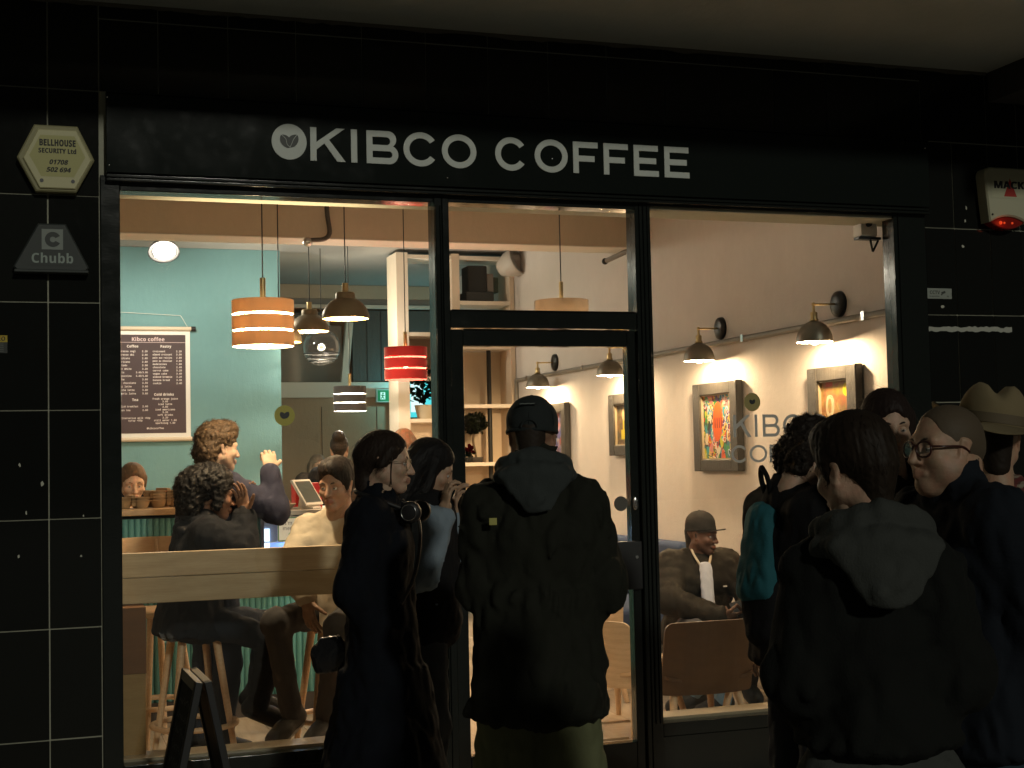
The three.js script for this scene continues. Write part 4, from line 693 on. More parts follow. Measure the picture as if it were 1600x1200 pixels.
function sdf(prims, h, disp) {
  let lo = [9, 9, 9], hi = [-9, -9, -9];
  for (const p of prims) {
    if (p.t === 1) { p.lo = sub3(p.c, p.r); p.hi = add3(p.c, p.r); p.R = Math.max(...p.r); }
    else {
      const R = Math.max(p.r1, p.r2) * 1.02; p.R = R; p.lo = [0, 1, 2].map((i) => Math.min(p.a[i], p.b[i]) - R); p.hi = [0, 1, 2].map((i) => Math.max(p.a[i], p.b[i]) + R);
      p.ab = sub3(p.b, p.a); p.L2 = dot3(p.ab, p.ab) || 1e-9;
      if (p.flat) { const ax = nrm3(p.ab); p.ax = ax; let s = p.side ?? [1, 0, 0]; s = nrm3(sub3(s, mul3(ax, dot3(s, ax)))); p.s = s; p.f = cross3(ax, s); }
    }
    if (!p.sub) { lo = lo.map((v, i) => Math.min(v, p.lo[i])); hi = hi.map((v, i) => Math.max(v, p.hi[i])); }
  }
  lo = lo.map((v) => v - 3 * h - 0.015); hi = hi.map((v) => v + 3 * h + 0.015);
  const n = [0, 1, 2].map((i) => Math.ceil((hi[i] - lo[i]) / h) + 1), nx = n[0], nxy = n[0] * n[1], F = new Float32Array(n[0] * n[1] * n[2]).fill(1);
  for (const p of prims) {
    const m = p.k + 3 * h + 0.01, a = [0, 1, 2].map((i) => Math.max(0, Math.floor((p.lo[i] - m - lo[i]) / h))), b = [0, 1, 2].map((i) => Math.min(n[i] - 1, Math.ceil((p.hi[i] + m - lo[i]) / h)));
    for (let z = a[2]; z <= b[2]; z++) for (let y = a[1]; y <= b[1]; y++) for (let x = a[0]; x <= b[0]; x++) {
      const X = lo[0] + x * h, Y = lo[1] + y * h, Z = lo[2] + z * h; let d;
      if (p.t === 1) {
        const qx = (X - p.c[0]) / p.r[0], qy = (Y - p.c[1]) / p.r[1], qz = (Z - p.c[2]) / p.r[2], k0 = Math.hypot(qx, qy, qz), k1 = Math.hypot(qx / p.r[0], qy / p.r[1], qz / p.r[2]);
        d = k1 > 1e-6 ? k0 * (k0 - 1) / k1 : -Math.min(...p.r);
      } else {
        const vx = X - p.a[0], vy = Y - p.a[1], vz = Z - p.a[2]; let t = (vx * p.ab[0] + vy * p.ab[1] + vz * p.ab[2]) / p.L2; const tu = t; t = t < 0 ? 0 : t > 1 ? 1 : t;
        const qx = vx - p.ab[0] * t, qy = vy - p.ab[1] * t, qz = vz - p.ab[2] * t; let r = p.r1 + (p.r2 - p.r1) * t;
        if (p.puff) r += p.puff * (Math.abs(Math.sin(tu * Math.sqrt(p.L2) / 0.075 * Math.PI + (p.ph ?? 0))) - 0.6);
        if (!p.flat) d = Math.sqrt(qx * qx + qy * qy + qz * qz) - r;
        else { const s = (qx * p.s[0] + qy * p.s[1] + qz * p.s[2]) / r, rf = r * p.flat, f = (qx * p.f[0] + qy * p.f[1] + qz * p.f[2]) / rf, e = p.end ?? p.flat, u = (qx * p.ax[0] + qy * p.ax[1] + qz * p.ax[2]) / (r * e), k0 = Math.hypot(s, f, u), k1 = Math.hypot(s / r, f / rf, u / (r * e)); d = k1 > 1e-6 ? k0 * (k0 - 1) / k1 : -rf; }
      }
      const i = x + y * nx + z * nxy, c = F[i];
      if (p.sub) { const e = -d, w = Math.max(p.k - Math.abs(c - e), 0) / p.k; F[i] = Math.max(c, e) + w * w * p.k * 0.25; }
      else { const w = Math.max(p.k - Math.abs(c - d), 0) / p.k; F[i] = Math.min(c, d) - w * w * p.k * 0.25; }
    }
  }
  if (disp) for (let z = 0, i = 0; z < n[2]; z++) for (let y = 0; y < n[1]; y++) for (let x = 0; x < nx; x++, i++) if (Math.abs(F[i]) < 0.05) F[i] += disp(lo[0] + x * h, lo[1] + y * h, lo[2] + z * h);
  // surface nets
  const vid = new Int32Array(F.length).fill(-1), pos = [], idx = [], off = [0, 1, nx, nx + 1, nxy, nxy + 1, nxy + nx, nxy + nx + 1];
  for (let z = 0; z < n[2] - 1; z++) for (let y = 0; y < n[1] - 1; y++) for (let x = 0; x < nx - 1; x++) {
    const i = x + y * nx + z * nxy; let mask = 0; for (let k = 0; k < 8; k++) if (F[i + off[k]] < 0) mask |= 1 << k;
    if (!mask || mask === 255) continue;
    let c = 0, sx = 0, sy = 0, sz = 0;
    for (let a = 0; a < 8; a++) for (const bit of [1, 2, 4]) { if (a & bit) continue; const b = a | bit; if (((mask >> a) & 1) === ((mask >> b) & 1)) continue; const fa = F[i + off[a]], fb = F[i + off[b]], t = fa / (fa - fb); sx += (a & 1) + (bit === 1 ? t : 0); sy += ((a >> 1) & 1) + (bit === 2 ? t : 0); sz += ((a >> 2) & 1) + (bit === 4 ? t : 0); c++; }
    vid[i] = pos.length / 3; pos.push(lo[0] + (x + sx / c) * h, lo[1] + (y + sy / c) * h, lo[2] + (z + sz / c) * h);
  }
  for (let z = 1; z < n[2] - 1; z++) for (let y = 1; y < n[1] - 1; y++) for (let x = 1; x < nx - 1; x++) {
    const i = x + y * nx + z * nxy, s = F[i] < 0;
    for (const [d, u, v] of [[1, nx, nxy], [nx, nxy, 1], [nxy, 1, nx]]) { if (s === (F[i + d] < 0)) continue; const q = [vid[i], vid[i - u], vid[i - u - v], vid[i - v]]; if (q.some((k) => k < 0)) continue; if (s) idx.push(q[0], q[1], q[2], q[0], q[2], q[3]); else idx.push(q[0], q[2], q[1], q[0], q[3], q[2]); }
  }
  const g = new THREE.BufferGeometry(); g.setAttribute('position', new THREE.Float32BufferAttribute(pos, 3)); g.setIndex(idx); g.computeVertexNormals();
  const uv = new Float32Array(pos.length / 3 * 2); for (let i = 0; i < pos.length / 3; i++) { uv[i * 2] = pos[i * 3] * 0.8 + pos[i * 3 + 2] * 0.6; uv[i * 2 + 1] = pos[i * 3 + 1]; } g.setAttribute('uv', new THREE.BufferAttribute(uv, 2));
  return g;
}
function joinIx(list) { const keep = list.map((g) => { const c = g.clone(); if (!c.attributes.uv) c.setAttribute('uv', new THREE.BufferAttribute(new Float32Array(c.attributes.position.count * 2), 2)); return c; }); const any = keep.some((g) => g.attributes.color); for (const g of keep) if (any && !g.attributes.color) g.setAttribute('color', new THREE.BufferAttribute(new Float32Array(g.attributes.position.count * 3).fill(1), 3)); return mergeGeometries(keep); }
const folds = (a, f) => (x, y, z) => a * (0.45 * N3(x * f, y * f * 0.45, z * f) + 0.7 * (0.42 - Math.abs(N3(x * f * 1.7 + y * f * 0.5 + 7, y * f * 0.8 - x * f * 0.4, z * f * 1.7))) + 0.10 * N3(x * f * 5, y * f * 3, z * f * 5));

function headGeometry(o) {
  const P = [
    ell([0, 0.035, -0.014], [0.073, 0.084, 0.094]), ell([0, -0.022, 0.028], [0.060, 0.078, 0.060], { k: 0.03 }),
    cap([-0.048, -0.045, 0.0], [-0.012, -0.097, 0.055], 0.024, 0.017), cap([0.048, -0.045, 0.0], [0.012, -0.097, 0.055], 0.024, 0.017), ell([0, -0.096, 0.060], [0.024, 0.020, 0.021]),
    ell([-0.038, -0.026, 0.058], [0.025, 0.021, 0.021]), ell([0.038, -0.026, 0.058], [0.025, 0.021, 0.021]),
    cap([-0.042, 0.019, 0.069], [0.042, 0.019, 0.069], 0.013, 0.013, { k: 0.02 }),
    ell([-0.031, -0.002, 0.099], [0.021, 0.015, 0.022], { sub: true, k: 0.016 }), ell([0.031, -0.002, 0.099], [0.021, 0.015, 0.022], { sub: true, k: 0.016 }),
    cap([0, 0.010, 0.083], [0, -0.036, 0.104], 0.008, 0.0115, { k: 0.012 }), ell([-0.012, -0.038, 0.092], [0.008, 0.007, 0.009], { k: 0.008 }), ell([0.012, -0.038, 0.092], [0.008, 0.007, 0.009], { k: 0.008 }),
    cap([-0.021, -0.066, 0.078], [0, -0.062, 0.090], 0.0052, 0.007, { k: 0.008 }), cap([0.021, -0.066, 0.078], [0, -0.062, 0.090], 0.0052, 0.007, { k: 0.008 }), cap([-0.019, -0.069, 0.078], [0, -0.074, 0.088], 0.0055, 0.0078, { k: 0.007 }), cap([0.019, -0.069, 0.078], [0, -0.074, 0.088], 0.0055, 0.0078, { k: 0.007 }),
    cap([0, -0.07, -0.035], [0, -0.16, -0.045], o.neck ?? 0.05, (o.neck ?? 0.05) * 1.06, { k: 0.03 }),
  ];
  for (const s of [-1, 1]) P.push(cap([s * 0.074, 0.022, -0.012], [s * 0.073, -0.026, 0.0], 0.019, 0.012, { flat: 0.42, side: [0, 0.2, 1], k: 0.006 }), ell([s * 0.082, 0.0, -0.002], [0.006, 0.018, 0.009], { sub: true, k: 0.006 }));
  if (o.fat) P.push(ell([-0.044, -0.062, 0.018], [0.030, 0.034, 0.038], { k: 0.03 }), ell([0.044, -0.062, 0.018], [0.030, 0.034, 0.038], { k: 0.03 }), ell([0, -0.108, 0.020], [0.036, 0.018, 0.036], { k: 0.03 }), cap([0, -0.04, -0.055], [0, -0.15, -0.06], 0.052, 0.062, { k: 0.03 }));
  const g = sdf(P, o.fine ? 0.0042 : 0.006), p = g.attributes.position, c = new Float32Array(p.count * 3), lip = o.lip ?? [0.75, 0.55, 0.55];
  for (let i = 0; i < p.count; i++) {
    const x = p.getX(i), y = p.getY(i), z = p.getZ(i); const k = 1 + 0.07 * N3(x * 40, y * 40, z * 40) + 0.06 * N3(x * 120, y * 120, z * 120), rd = 0.07 * N3(x * 28 + 9, y * 28, z * 28) + 0.04; let q = [k * (1 + rd), k * (1 - rd * 0.6), k * (1 - rd * 0.5)];
    if (z > 0.07 && Math.hypot(x / 0.024, (y + 0.068) / 0.0115) < 1) q = lip.map((v) => v * k);
    if (o.stubble && y < -0.035 && z > -0.02 && !(Math.hypot(x / 0.022, (y + 0.068) / 0.010) < 1)) { const e = Math.min(1, (-0.035 - y) / 0.02) * Math.min(1, (z + 0.02) / 0.03) * o.stubble * (0.75 + 0.25 * N3(x * 200, y * 200, z * 200)); q = q.map((v) => v * (1 - e)); }
    c.set(q, i * 3);
  }
  g.setAttribute('color', new THREE.BufferAttribute(c, 3)); return g;
}
function handPrims(w, dir, palm, thumbSide, curl, sc = 1, spread = 0.1) { // palm: direction the palm faces; thumbSide: direction towards the thumb
  dir = nrm3(dir); palm = nrm3(sub3(palm, mul3(dir, dot3(palm, dir)))); let sd = nrm3(cross3(dir, palm)); if (dot3(sd, thumbSide) < 0) sd = mul3(sd, -1);
  const at = (a, b, c) => add3(w, mul3(add3(add3(mul3(dir, a), mul3(sd, b)), mul3(palm, c)), sc)), P = [cap(at(-0.02, 0, 0), at(0.02, 0, 0), 0.026 * sc, 0.030 * sc, { k: 0.015 }), cap(at(0.022, 0.004, 0), at(0.078, -0.002, 0), 0.038 * sc, 0.043 * sc, { flat: 0.36, side: sd, k: 0.012, end: 0.4 })];
  const seg = (root, d0, L, r, c) => { let p = root, ang = c * 0.5, prev = root; for (let i = 0; i < 3; i++) { const dd = nrm3(add3(mul3(d0, Math.cos(ang)), mul3(palm, Math.sin(ang)))); p = add3(prev, mul3(dd, L[i] * sc)); P.push(cap(prev, p, r * sc * (1 - i * 0.08), r * sc * (0.93 - i * 0.08), { k: 0.005 })); prev = p; ang += c * (i ? 0.75 : 1); } };
  [[0.031, 0.038, 0.024, 0.020], [0.0105, 0.043, 0.028, 0.021], [-0.0105, 0.040, 0.026, 0.021], [-0.030, 0.031, 0.020, 0.018]].forEach(([b, ...L], i) => seg(at(0.090 - (i === 3 ? 0.012 : i === 0 ? 0.004 : 0), b, 0), nrm3(add3(dir, mul3(sd, spread * (1.5 - i) * 0.6))), L, 0.0092, curl));
  { const d0 = nrm3(add3(mul3(dir, 0.72), mul3(sd, 0.75))); let p0 = at(0.022, 0.030, 0.006), p1 = add3(p0, mul3(d0, 0.040 * sc)), d1 = nrm3(add3(mul3(d0, Math.cos(curl * 0.6)), mul3(nrm3(add3(palm, mul3(sd, -0.4))), Math.sin(curl * 0.6)))), p2 = add3(p1, mul3(d1, 0.030 * sc)), p3 = add3(p2, mul3(d1, 0.024 * sc)); P.push(cap(p0, p1, 0.014 * sc, 0.011 * sc, { k: 0.012 }), cap(p1, p2, 0.011 * sc, 0.010 * sc, { k: 0.005 }), cap(p2, p3, 0.010 * sc, 0.008 * sc, { k: 0.005 })); }
  return P;
}
// strands laid over a hair surface
function strands(g, n, L, flow, wave, width = 0.0016, lift = 0.004) {
  const p = g.attributes.position, nm = g.attributes.normal, pos = [], nor = [], uv = [];
  for (let i = 0; i < n; i++) {
    const v = Math.floor(rnd() * p.count); let q = [p.getX(v), p.getY(v), p.getZ(v)]; if (q[2] > 0.035 && q[1] < 0.10) continue; const N = [nm.getX(v), nm.getY(v), nm.getZ(v)]; let d = flow(q, N); d = nrm3(sub3(d, mul3(N, dot3(d, N)))); const side = cross3(N, d), ph = rnd() * TAU, l = L * rr(0.6, 1.3), S = 7; q = add3(q, mul3(N, -0.003)); const pts = [];
    for (let k = 0; k <= S; k++) { const t = k / S, bend = wave * Math.sin(ph + t * rr(5, 6)); pts.push(add3(add3(add3(q, mul3(d, l * t)), mul3(N, lift * 4 * t * (1 - t) + (rnd() < 0.05 ? 0.006 * t * t : 0) + wave * 0.8 * Math.cos(ph + t * 5.5))), mul3(side, bend))); }
    for (let k = 0; k < S; k++) { const w0 = width * (1 - k / S * 0.7), w1 = width * (1 - (k + 1) / S * 0.7), a = add3(pts[k], mul3(side, w0)), b = add3(pts[k], mul3(side, -w0)), c = add3(pts[k + 1], mul3(side, w1)), e = add3(pts[k + 1], mul3(side, -w1)); for (const t of [a, b, c, b, e, c]) { pos.push(...t); nor.push(...N); uv.push(0, 0); } }
  }
  const s = new THREE.BufferGeometry(); s.setAttribute('position', new THREE.Float32BufferAttribute(pos, 3)); s.setAttribute('normal', new THREE.Float32BufferAttribute(nor, 3)); s.setAttribute('uv', new THREE.Float32BufferAttribute(uv, 2)); return s;
}
const HAIR = {
  short: () => [ell([0, 0.046, -0.018], [0.080, 0.088, 0.102]), cap([-0.068, 0.03, -0.01], [-0.070, -0.015, 0.004], 0.018, 0.012), cap([0.068, 0.03, -0.01], [0.070, -0.015, 0.004], 0.018, 0.012), cap([0, 0.0, -0.075], [0, -0.075, -0.068], 0.055, 0.035), ell([0, -0.035, 0.09], [0.066, 0.102, 0.058], { sub: true, k: 0.02 }), ell([0, -0.16, 0.02], [0.13, 0.07, 0.14], { sub: true, k: 0.02 })],
  full: () => [ell([0, 0.056, -0.016], [0.086, 0.094, 0.110]), ell([0, 0.095, 0.045], [0.062, 0.040, 0.050], { k: 0.03 }), cap([0, 0.0, -0.074], [0, -0.075, -0.064], 0.056, 0.036), cap([-0.066, 0.03, 0.018], [-0.067, -0.01, 0.018], 0.012, 0.007), cap([0.066, 0.03, 0.018], [0.067, -0.01, 0.018], 0.012, 0.007), ell([0, -0.040, 0.094], [0.070, 0.112, 0.058], { sub: true, k: 0.016 }), ell([0, -0.17, 0.02], [0.13, 0.07, 0.15], { sub: true, k: 0.02 })],
  curly: () => [ell([0, 0.052, -0.020], [0.088, 0.092, 0.108]), ell([0, 0.100, 0.040], [0.070, 0.045, 0.055], { k: 0.03 }), cap([-0.045, -0.02, -0.075], [0.045, -0.02, -0.075], 0.050, 0.050), cap([-0.04, -0.075, -0.068], [0.04, -0.075, -0.068], 0.034, 0.034), ell([0, -0.045, 0.096], [0.066, 0.105, 0.052], { sub: true, k: 0.02 }), ell([0, -0.20, 0.04], [0.14, 0.07, 0.14], { sub: true, k: 0.02 })],
  tied: () => [ell([0, 0.044, -0.018], [0.079, 0.087, 0.104]), cap([0, 0.02, -0.075], [0, -0.065, -0.080], 0.060, 0.044), ell([0, -0.105, -0.078], [0.046, 0.050, 0.036], { k: 0.03 }), cap([-0.068, 0.05, 0.030], [-0.074, -0.006, -0.006], 0.014, 0.017), cap([0.068, 0.05, 0.030], [0.074, -0.006, -0.006], 0.014, 0.017), ell([0, -0.048, 0.088], [0.064, 0.118, 0.052], { sub: true, k: 0.016 })],
  long: () => [ell([0, 0.044, -0.018], [0.082, 0.089, 0.106]), cap([-0.04, 0.0, -0.075], [-0.06, -0.34, -0.075], 0.055, 0.045), cap([0.04, 0.0, -0.075], [0.06, -0.34, -0.075], 0.055, 0.045), cap([-0.072, 0.03, 0.0], [-0.088, -0.28, 0.02], 0.026, 0.030), cap([0.072, 0.03, 0.0], [0.088, -0.28, 0.02], 0.026, 0.030), ell([0, -0.055, 0.096], [0.060, 0.118, 0.062], { sub: true, k: 0.016 })],
  big: () => [ell([0, 0.062, -0.030], [0.100, 0.098, 0.118]), ell([0, 0.02, -0.12], [0.085, 0.10, 0.085], { k: 0.04 }), ell([0.0, -0.07, -0.115], [0.080, 0.085, 0.065], { k: 0.04 }), cap([-0.075, 0.03, 0.01], [-0.080, -0.05, 0.0], 0.024, 0.026), cap([0.075, 0.03, 0.01], [0.080, -0.05, 0.0], 0.024, 0.026), ell([0, -0.045, 0.098], [0.062, 0.108, 0.056], { sub: true, k: 0.016 })],
  bun: () => [ell([0, 0.044, -0.018], [0.079, 0.087, 0.104]), ell([0, 0.11, -0.085], [0.058, 0.055, 0.056], { k: 0.02 }), cap([0, 0.0, -0.075], [0, -0.065, -0.068], 0.055, 0.036), ell([0, -0.045, 0.09], [0.066, 0.108, 0.056], { sub: true, k: 0.016 }), ell([0, -0.16, 0.02], [0.13, 0.07, 0.14], { sub: true, k: 0.02 })],
  buzz: () => [ell([0, 0.037, -0.016], [0.0755, 0.0855, 0.0965]), cap([0, 0.0, -0.07], [0, -0.06, -0.064], 0.047, 0.036), ell([0, -0.030, 0.088], [0.074, 0.118, 0.066], { sub: true, k: 0.01 }), ell([0, -0.155, 0.03], [0.13, 0.07, 0.14], { sub: true, k: 0.02 })],
  nape: () => [cap([0, 0.015, -0.065], [0, -0.075, -0.062], 0.052, 0.040), cap([-0.066, 0.02, -0.01], [-0.068, -0.02, 0.0], 0.014, 0.010), cap([0.066, 0.02, -0.01], [0.068, -0.02, 0.0], 0.014, 0.010), ell([0, -0.035, 0.09], [0.066, 0.102, 0.062], { sub: true, k: 0.02 })],
};
function hairGeometry(style, o) {
  const curly = style === 'curly' || style === 'big', h = o.fine ? 0.0045 : 0.007;
  const disp = style === 'nape' ? (x, y, z) => 0.0012 * N3(x * 90, y * 60, z * 90) : curly ? (x, y, z) => 0.0065 * N3(x * 30, y * 30, z * 30) + 0.0035 * N3(x * 75, y * 75, z * 75) + 0.002 * N3(x * 150, y * 150, z * 150) : style === 'buzz' ? (x, y, z) => 0.0006 * N3(x * 200, y * 200, z * 200) : (x, y, z) => { const a = Math.atan2(x, z + 0.02) * 7; return 0.0020 * N3(a * 1.5, y * 5, 1) + 0.0010 * N3(a * 4.5, y * 9, 4) + 0.0010 * N3(x * 50, y * 50, z * 50); };
  const g = sdf(HAIR[style](), h, disp); if (style === 'buzz' || style === 'nape') return g;
  const flow = (q, N) => curly ? [rr(-1, 1), rr(-1, 0.6), rr(-1, 1)] : style === 'full' || style === 'short' || style === 'nape' ? [q[0] + rr(-0.03, 0.03), q[1] - 0.15 + rr(-0.03, 0.03), q[2] + 0.04 + rr(-0.03, 0.03)] : [q[0] * 4 + rr(-0.12, 0.12), -1, -0.5 + rr(-0.1, 0.1)];
  const k = o.fine ? 1 : 0.4;
  const fly = (n, L, lf) => strands(g, n, L, flow, 0.004, 0.0005, lf);
  return joinIx([g.toNonIndexed(), fly(o.fine ? 160 : 40, 0.06, 0.007), fly(o.fine ? 120 : 30, 0.03, 0.006), strands(g, Math.round((curly ? 1900 : 1500) * k), curly ? 0.028 : style === 'long' ? 0.09 : style === 'nape' ? 0.016 : style === 'tied' ? 0.05 : 0.028, flow, curly ? 0.006 : 0.0010, curly ? 0.0010 : 0.0009, curly ? 0.005 : 0.0012)]);
}
const SKIN = { pale: [0.48, 0.33, 0.23], fair: [0.43, 0.28, 0.185], tan: [0.34, 0.20, 0.125], brown: [0.20, 0.10, 0.058], deep: [0.11, 0.052, 0.030] };
const mats = {};
function clothM(c, rough = 0.9, bump = 0.0015) { const k = c.join() + rough + bump; return mats[k] ??= new THREE.MeshPhysicalMaterial({ color: col(c[0], c[1], c[2]), roughness: rough, specularIntensity: 0.3, bumpMap: rep(clothBump, 6, 6), bumpScale: bump, side: THREE.DoubleSide }); }
function person(o) {
  const S = (o.H ?? 1.72) / 1.72, G = thing('person', o.label, 'person', o.pos, o.yaw, o.group), cy = Math.cos(o.yaw), sy = Math.sin(o.yaw), bw = o.wide ?? 1;
  const toL = (p) => { const x = p[0] - o.pos[0], y = p[1] - o.pos[1], z = p[2] - o.pos[2]; return [x * cy - z * sy, y, x * sy + z * cy]; };
  const J = {}, W = o.W ?? {}, Lc = o.L ?? {}; // joints given in world or local metres; everything else by proportion
  const get = (n, d) => J[n] = W[n] ? toL(W[n]) : Lc[n] ?? d;
  get('pel', [0, 0.94 * S, 0]); get('nek', add3(J.pel, [0, 0.50 * S, -0.005]));
  const up = nrm3(sub3(J.nek, J.pel)), tw = o.twist ?? 0, side = [Math.cos(tw), 0, -Math.sin(tw)], fwd = [Math.sin(tw), 0, Math.cos(tw)];
  get('hea', add3(add3(J.nek, mul3(up, 0.165 * S)), mul3(fwd, 0.035))); const sw = (o.sw ?? 0.165 * bw) * S, drop = o.shrug ?? 0.058;
  const P = (a, b) => add3(add3(J.nek, mul3(side, a)), [0, b, 0]);
  get('shL', P(sw, -drop)); get('shR', P(-sw, -drop)); get('che', add3(mix3(J.pel, J.nek, 0.66), mul3(fwd, 0.005))); get('wai', mix3(J.pel, J.nek, 0.3));
  get('elL', add3(J.shL, [0.035 * bw, -0.285 * S, -0.03])); get('elR', add3(J.shR, [-0.035 * bw, -0.285 * S, -0.03])); get('wrL', add3(J.elL, [0.0, -0.245 * S, 0.07])); get('wrR', add3(J.elR, [0.0, -0.245 * S, 0.07]));
  get('hiL', add3(J.pel, [0.09 * S, -0.03, 0])); get('hiR', add3(J.pel, [-0.09 * S, -0.03, 0])); get('knL', [J.hiL[0] + 0.015, 0.49 * S, 0.02]); get('knR', [J.hiR[0] - 0.015, 0.49 * S, 0.02]); get('anL', [J.knL[0] + 0.01, 0.085, -0.02]); get('anR', [J.knR[0] - 0.01, 0.085, -0.02]);
  const fine = o.fine ?? false, h = fine ? 0.0105 : 0.014;
  // --- body: one continuous skin
  const tf = { flat: 0.62, side }; const B = [
    cap(J.pel, J.wai, 0.150 * bw * S, 0.128 * bw * S, tf), cap(J.wai, J.che, 0.128 * bw * S, 0.155 * bw * S, tf), cap(J.che, add3(J.nek, [0, -0.06, 0]), 0.15 * bw * S, 0.11 * S, tf), cap(J.shL, J.shR, 0.045, 0.045), cap(add3(J.nek, [0, -0.03, 0]), add3(J.hea, mul3(up, -0.07)), 0.054, 0.05),
  ];
  for (const s of ['L', 'R']) B.push(cap(J['sh' + s], J['el' + s], 0.046, 0.037), cap(J['el' + s], J['wr' + s], 0.037, 0.025), cap(J['hi' + s], J['kn' + s], 0.078, 0.052), cap(J['kn' + s], J['an' + s], 0.052, 0.034), cap(J['an' + s], add3(J['an' + s], o['toe' + s] ?? [0, -0.045, 0.12]), 0.034, 0.026));
  const skin = new THREE.MeshStandardMaterial({ color: col(...SKIN[o.skin]), roughness: 0.55, vertexColors: true, bumpMap: rep(plasterBump, 9, 9), bumpScale: 0.0012 });
  const hm = new THREE.Matrix4().compose(V(J.hea), new THREE.Quaternion().setFromEuler(new THREE.Euler(o.head?.[1] ?? 0, o.head?.[0] ?? 0, o.head?.[2] ?? 0, 'YXZ')), new THREE.Vector3(1, 1, 1).multiplyScalar(o.hs ?? 1));
  const geos = [sdf(B, 0.016), headGeometry({ ...o, fine }).applyMatrix4(hm)];
  for (const s of ['L', 'R']) { const hd = o['hand' + s] ?? {}; const w = J['wr' + s], e = J['el' + s], dir = hd.dir ?? sub3(w, e); geos.push(sdf(handPrims(add3(w, mul3(nrm3(dir), 0.012)), dir, hd.palm ?? [s === 'L' ? -1 : 1, 0, 0], hd.thumb ?? [0, 0.2, 1], hd.curl ?? 0.45, 0.96 * S), fine || o['hand' + s] ? 0.0042 : 0.0065)); }
  part('body', joinIx(geos), skin, G);
  const H = new THREE.Group(); H.applyMatrix4(hm); H.name = 'face'; G.add(H);
  // --- eyes, brows
  if (o.face !== false) for (const s of [-1, 1]) {
    const e = part('eye', moved(new THREE.SphereGeometry(0.0122, 14, 10), s * 0.031, -0.001, 0.0715), mat(0.62, 0.58, 0.54, 0.25), H); e.scale.set(1, 1, 1);
    part('iris', moved(new THREE.SphereGeometry(0.0058, 10, 8), s * 0.031 + (o.gaze ?? 0), -0.0025, 0.0790), mat(0.03, 0.018, 0.012, 0.2), H);
    const lid = new THREE.SphereGeometry(0.0135, 14, 8, 0, TAU, 0, Math.PI * 0.42); part('eyelid', moved(lid, s * 0.031, -0.0005, 0.0705, 0, 0.25), skinPlain(o.skin), H);
    part('eyebrow', tube([[s * 0.014, 0.0195, 0.0855], [s * 0.031, 0.0245, 0.083], [s * 0.048, 0.019, 0.0725]], 0.0036, 8, 6), mat(...(o.browC ?? o.hairC ?? [0.03, 0.02, 0.015]), 0.9), H);
  }
  const hairM = (c) => new THREE.MeshPhysicalMaterial({ color: col(c[0], c[1], c[2]), roughness: 0.62, specularIntensity: 0.45, side: THREE.DoubleSide });
  if (o.hair) part('hair', hairGeometry(o.hair, { fine }), hairM(o.hairC ?? [0.02, 0.014, 0.010]), H);
  if (o.glasses) {
    const m = o.glasses === 'thick' ? mat(0.05, 0.012, 0.010, 0.3) : mat(0.25, 0.2, 0.14, 0.3, { metalness: 0.7 }), r = o.glasses === 'thick' ? 0.0030 : 0.0014, gl = new THREE.Group(); gl.name = 'glasses'; H.add(gl);
    for (const s of [-1, 1]) { const ring = tube([...Array(16)].map((_, i) => { const a = i / 16 * TAU, k = o.glasses === 'thick' ? 0.82 : 1, c = Math.cos(a), q = Math.sin(a); return [s * 0.033 + Math.sign(c) * Math.abs(c) ** k * 0.0255, -0.004 + Math.sign(q) * Math.abs(q) ** k * 0.0205, 0.0975 - Math.abs(s * 0.033 + c * 0.0255) * 0.16]; }), r, 40, 6, true); part('rim', ring, m, gl); part('temple', tube([[s * 0.059, 0.004, 0.088], [s * 0.074, 0.005, 0.060], [s * 0.079, 0.006, 0.0], [s * 0.079, -0.006, -0.02]], r * 0.95, 16, 6), m, gl); const ls = new THREE.CircleGeometry(0.0235, 24); part('lens', moved(ls, s * 0.033, -0.004, 0.0925, s * 0.16), new THREE.MeshPhysicalMaterial({ transmission: 1, thickness: 0, roughness: 0, color: col(0.95, 0.95, 0.95), ior: 1.5 }), gl); }
    part('bridge', tube([[-0.009, 0.003, 0.0965], [0, 0.007, 0.099], [0.009, 0.003, 0.0965]], r, 8, 6), m, gl);
  }
  if (o.cap) { // baseball cap, brim along local +z (turned by o.cap.turn)
    const c = new THREE.Group(); c.name = 'cap'; c.rotation.y = o.cap.turn ?? 0; c.rotation.x = o.cap.tilt ?? -0.1; c.position.set(0, 0.036 + (o.cap.y ?? 0), -0.014); H.add(c);
    const m = clothM(o.cap.c, 0.85, 0.002), pr = [[0.0855, -0.026], [0.0865, -0.010]]; for (let i = 0; i <= 14; i++) { const a = i / 14 * Math.PI / 2; pr.push([0.0865 * Math.cos(a) ** 0.86, 0.098 * Math.sin(a)]); }
    const dome = lathe(pr, 48); dome.scale(1, 1, 1.17); { const p = dome.attributes.position; for (let i = 0; i < p.count; i++) { const x = p.getX(i), y = p.getY(i), z = p.getZ(i), k = 1 + 0.035 * N3(x * 14, y * 14 + 3, z * 14) - 0.05 * Math.max(0, y - 0.05) / 0.05 * Math.abs(z) / 0.1; p.setXYZ(i, x * k, y * (1 + 0.02 * N3(x * 20, 5, z * 20)), z * k); } dome.computeVertexNormals(); } part('crown', dome, m, c); for (let i = 0; i < 3; i++) { const a = i * Math.PI / 3; part('seam', tube([...Array(13)].map((_, j) => { const e = (j / 12 - 0.5) * Math.PI, r = 0.0872 * Math.cos(e) ** 0.86 * Math.sign(1); const q = Math.sin(e); return [Math.sin(a) * q * 0.0885, 0.0985 * Math.cos(e) - 0.004, Math.cos(a) * q * 0.0885 * 1.17]; }), 0.0013, 24, 5), m, c); } part('button', moved(new THREE.SphereGeometry(0.007, 10, 6).scale(1, 0.6, 1), 0, 0.098, 0), m, c);
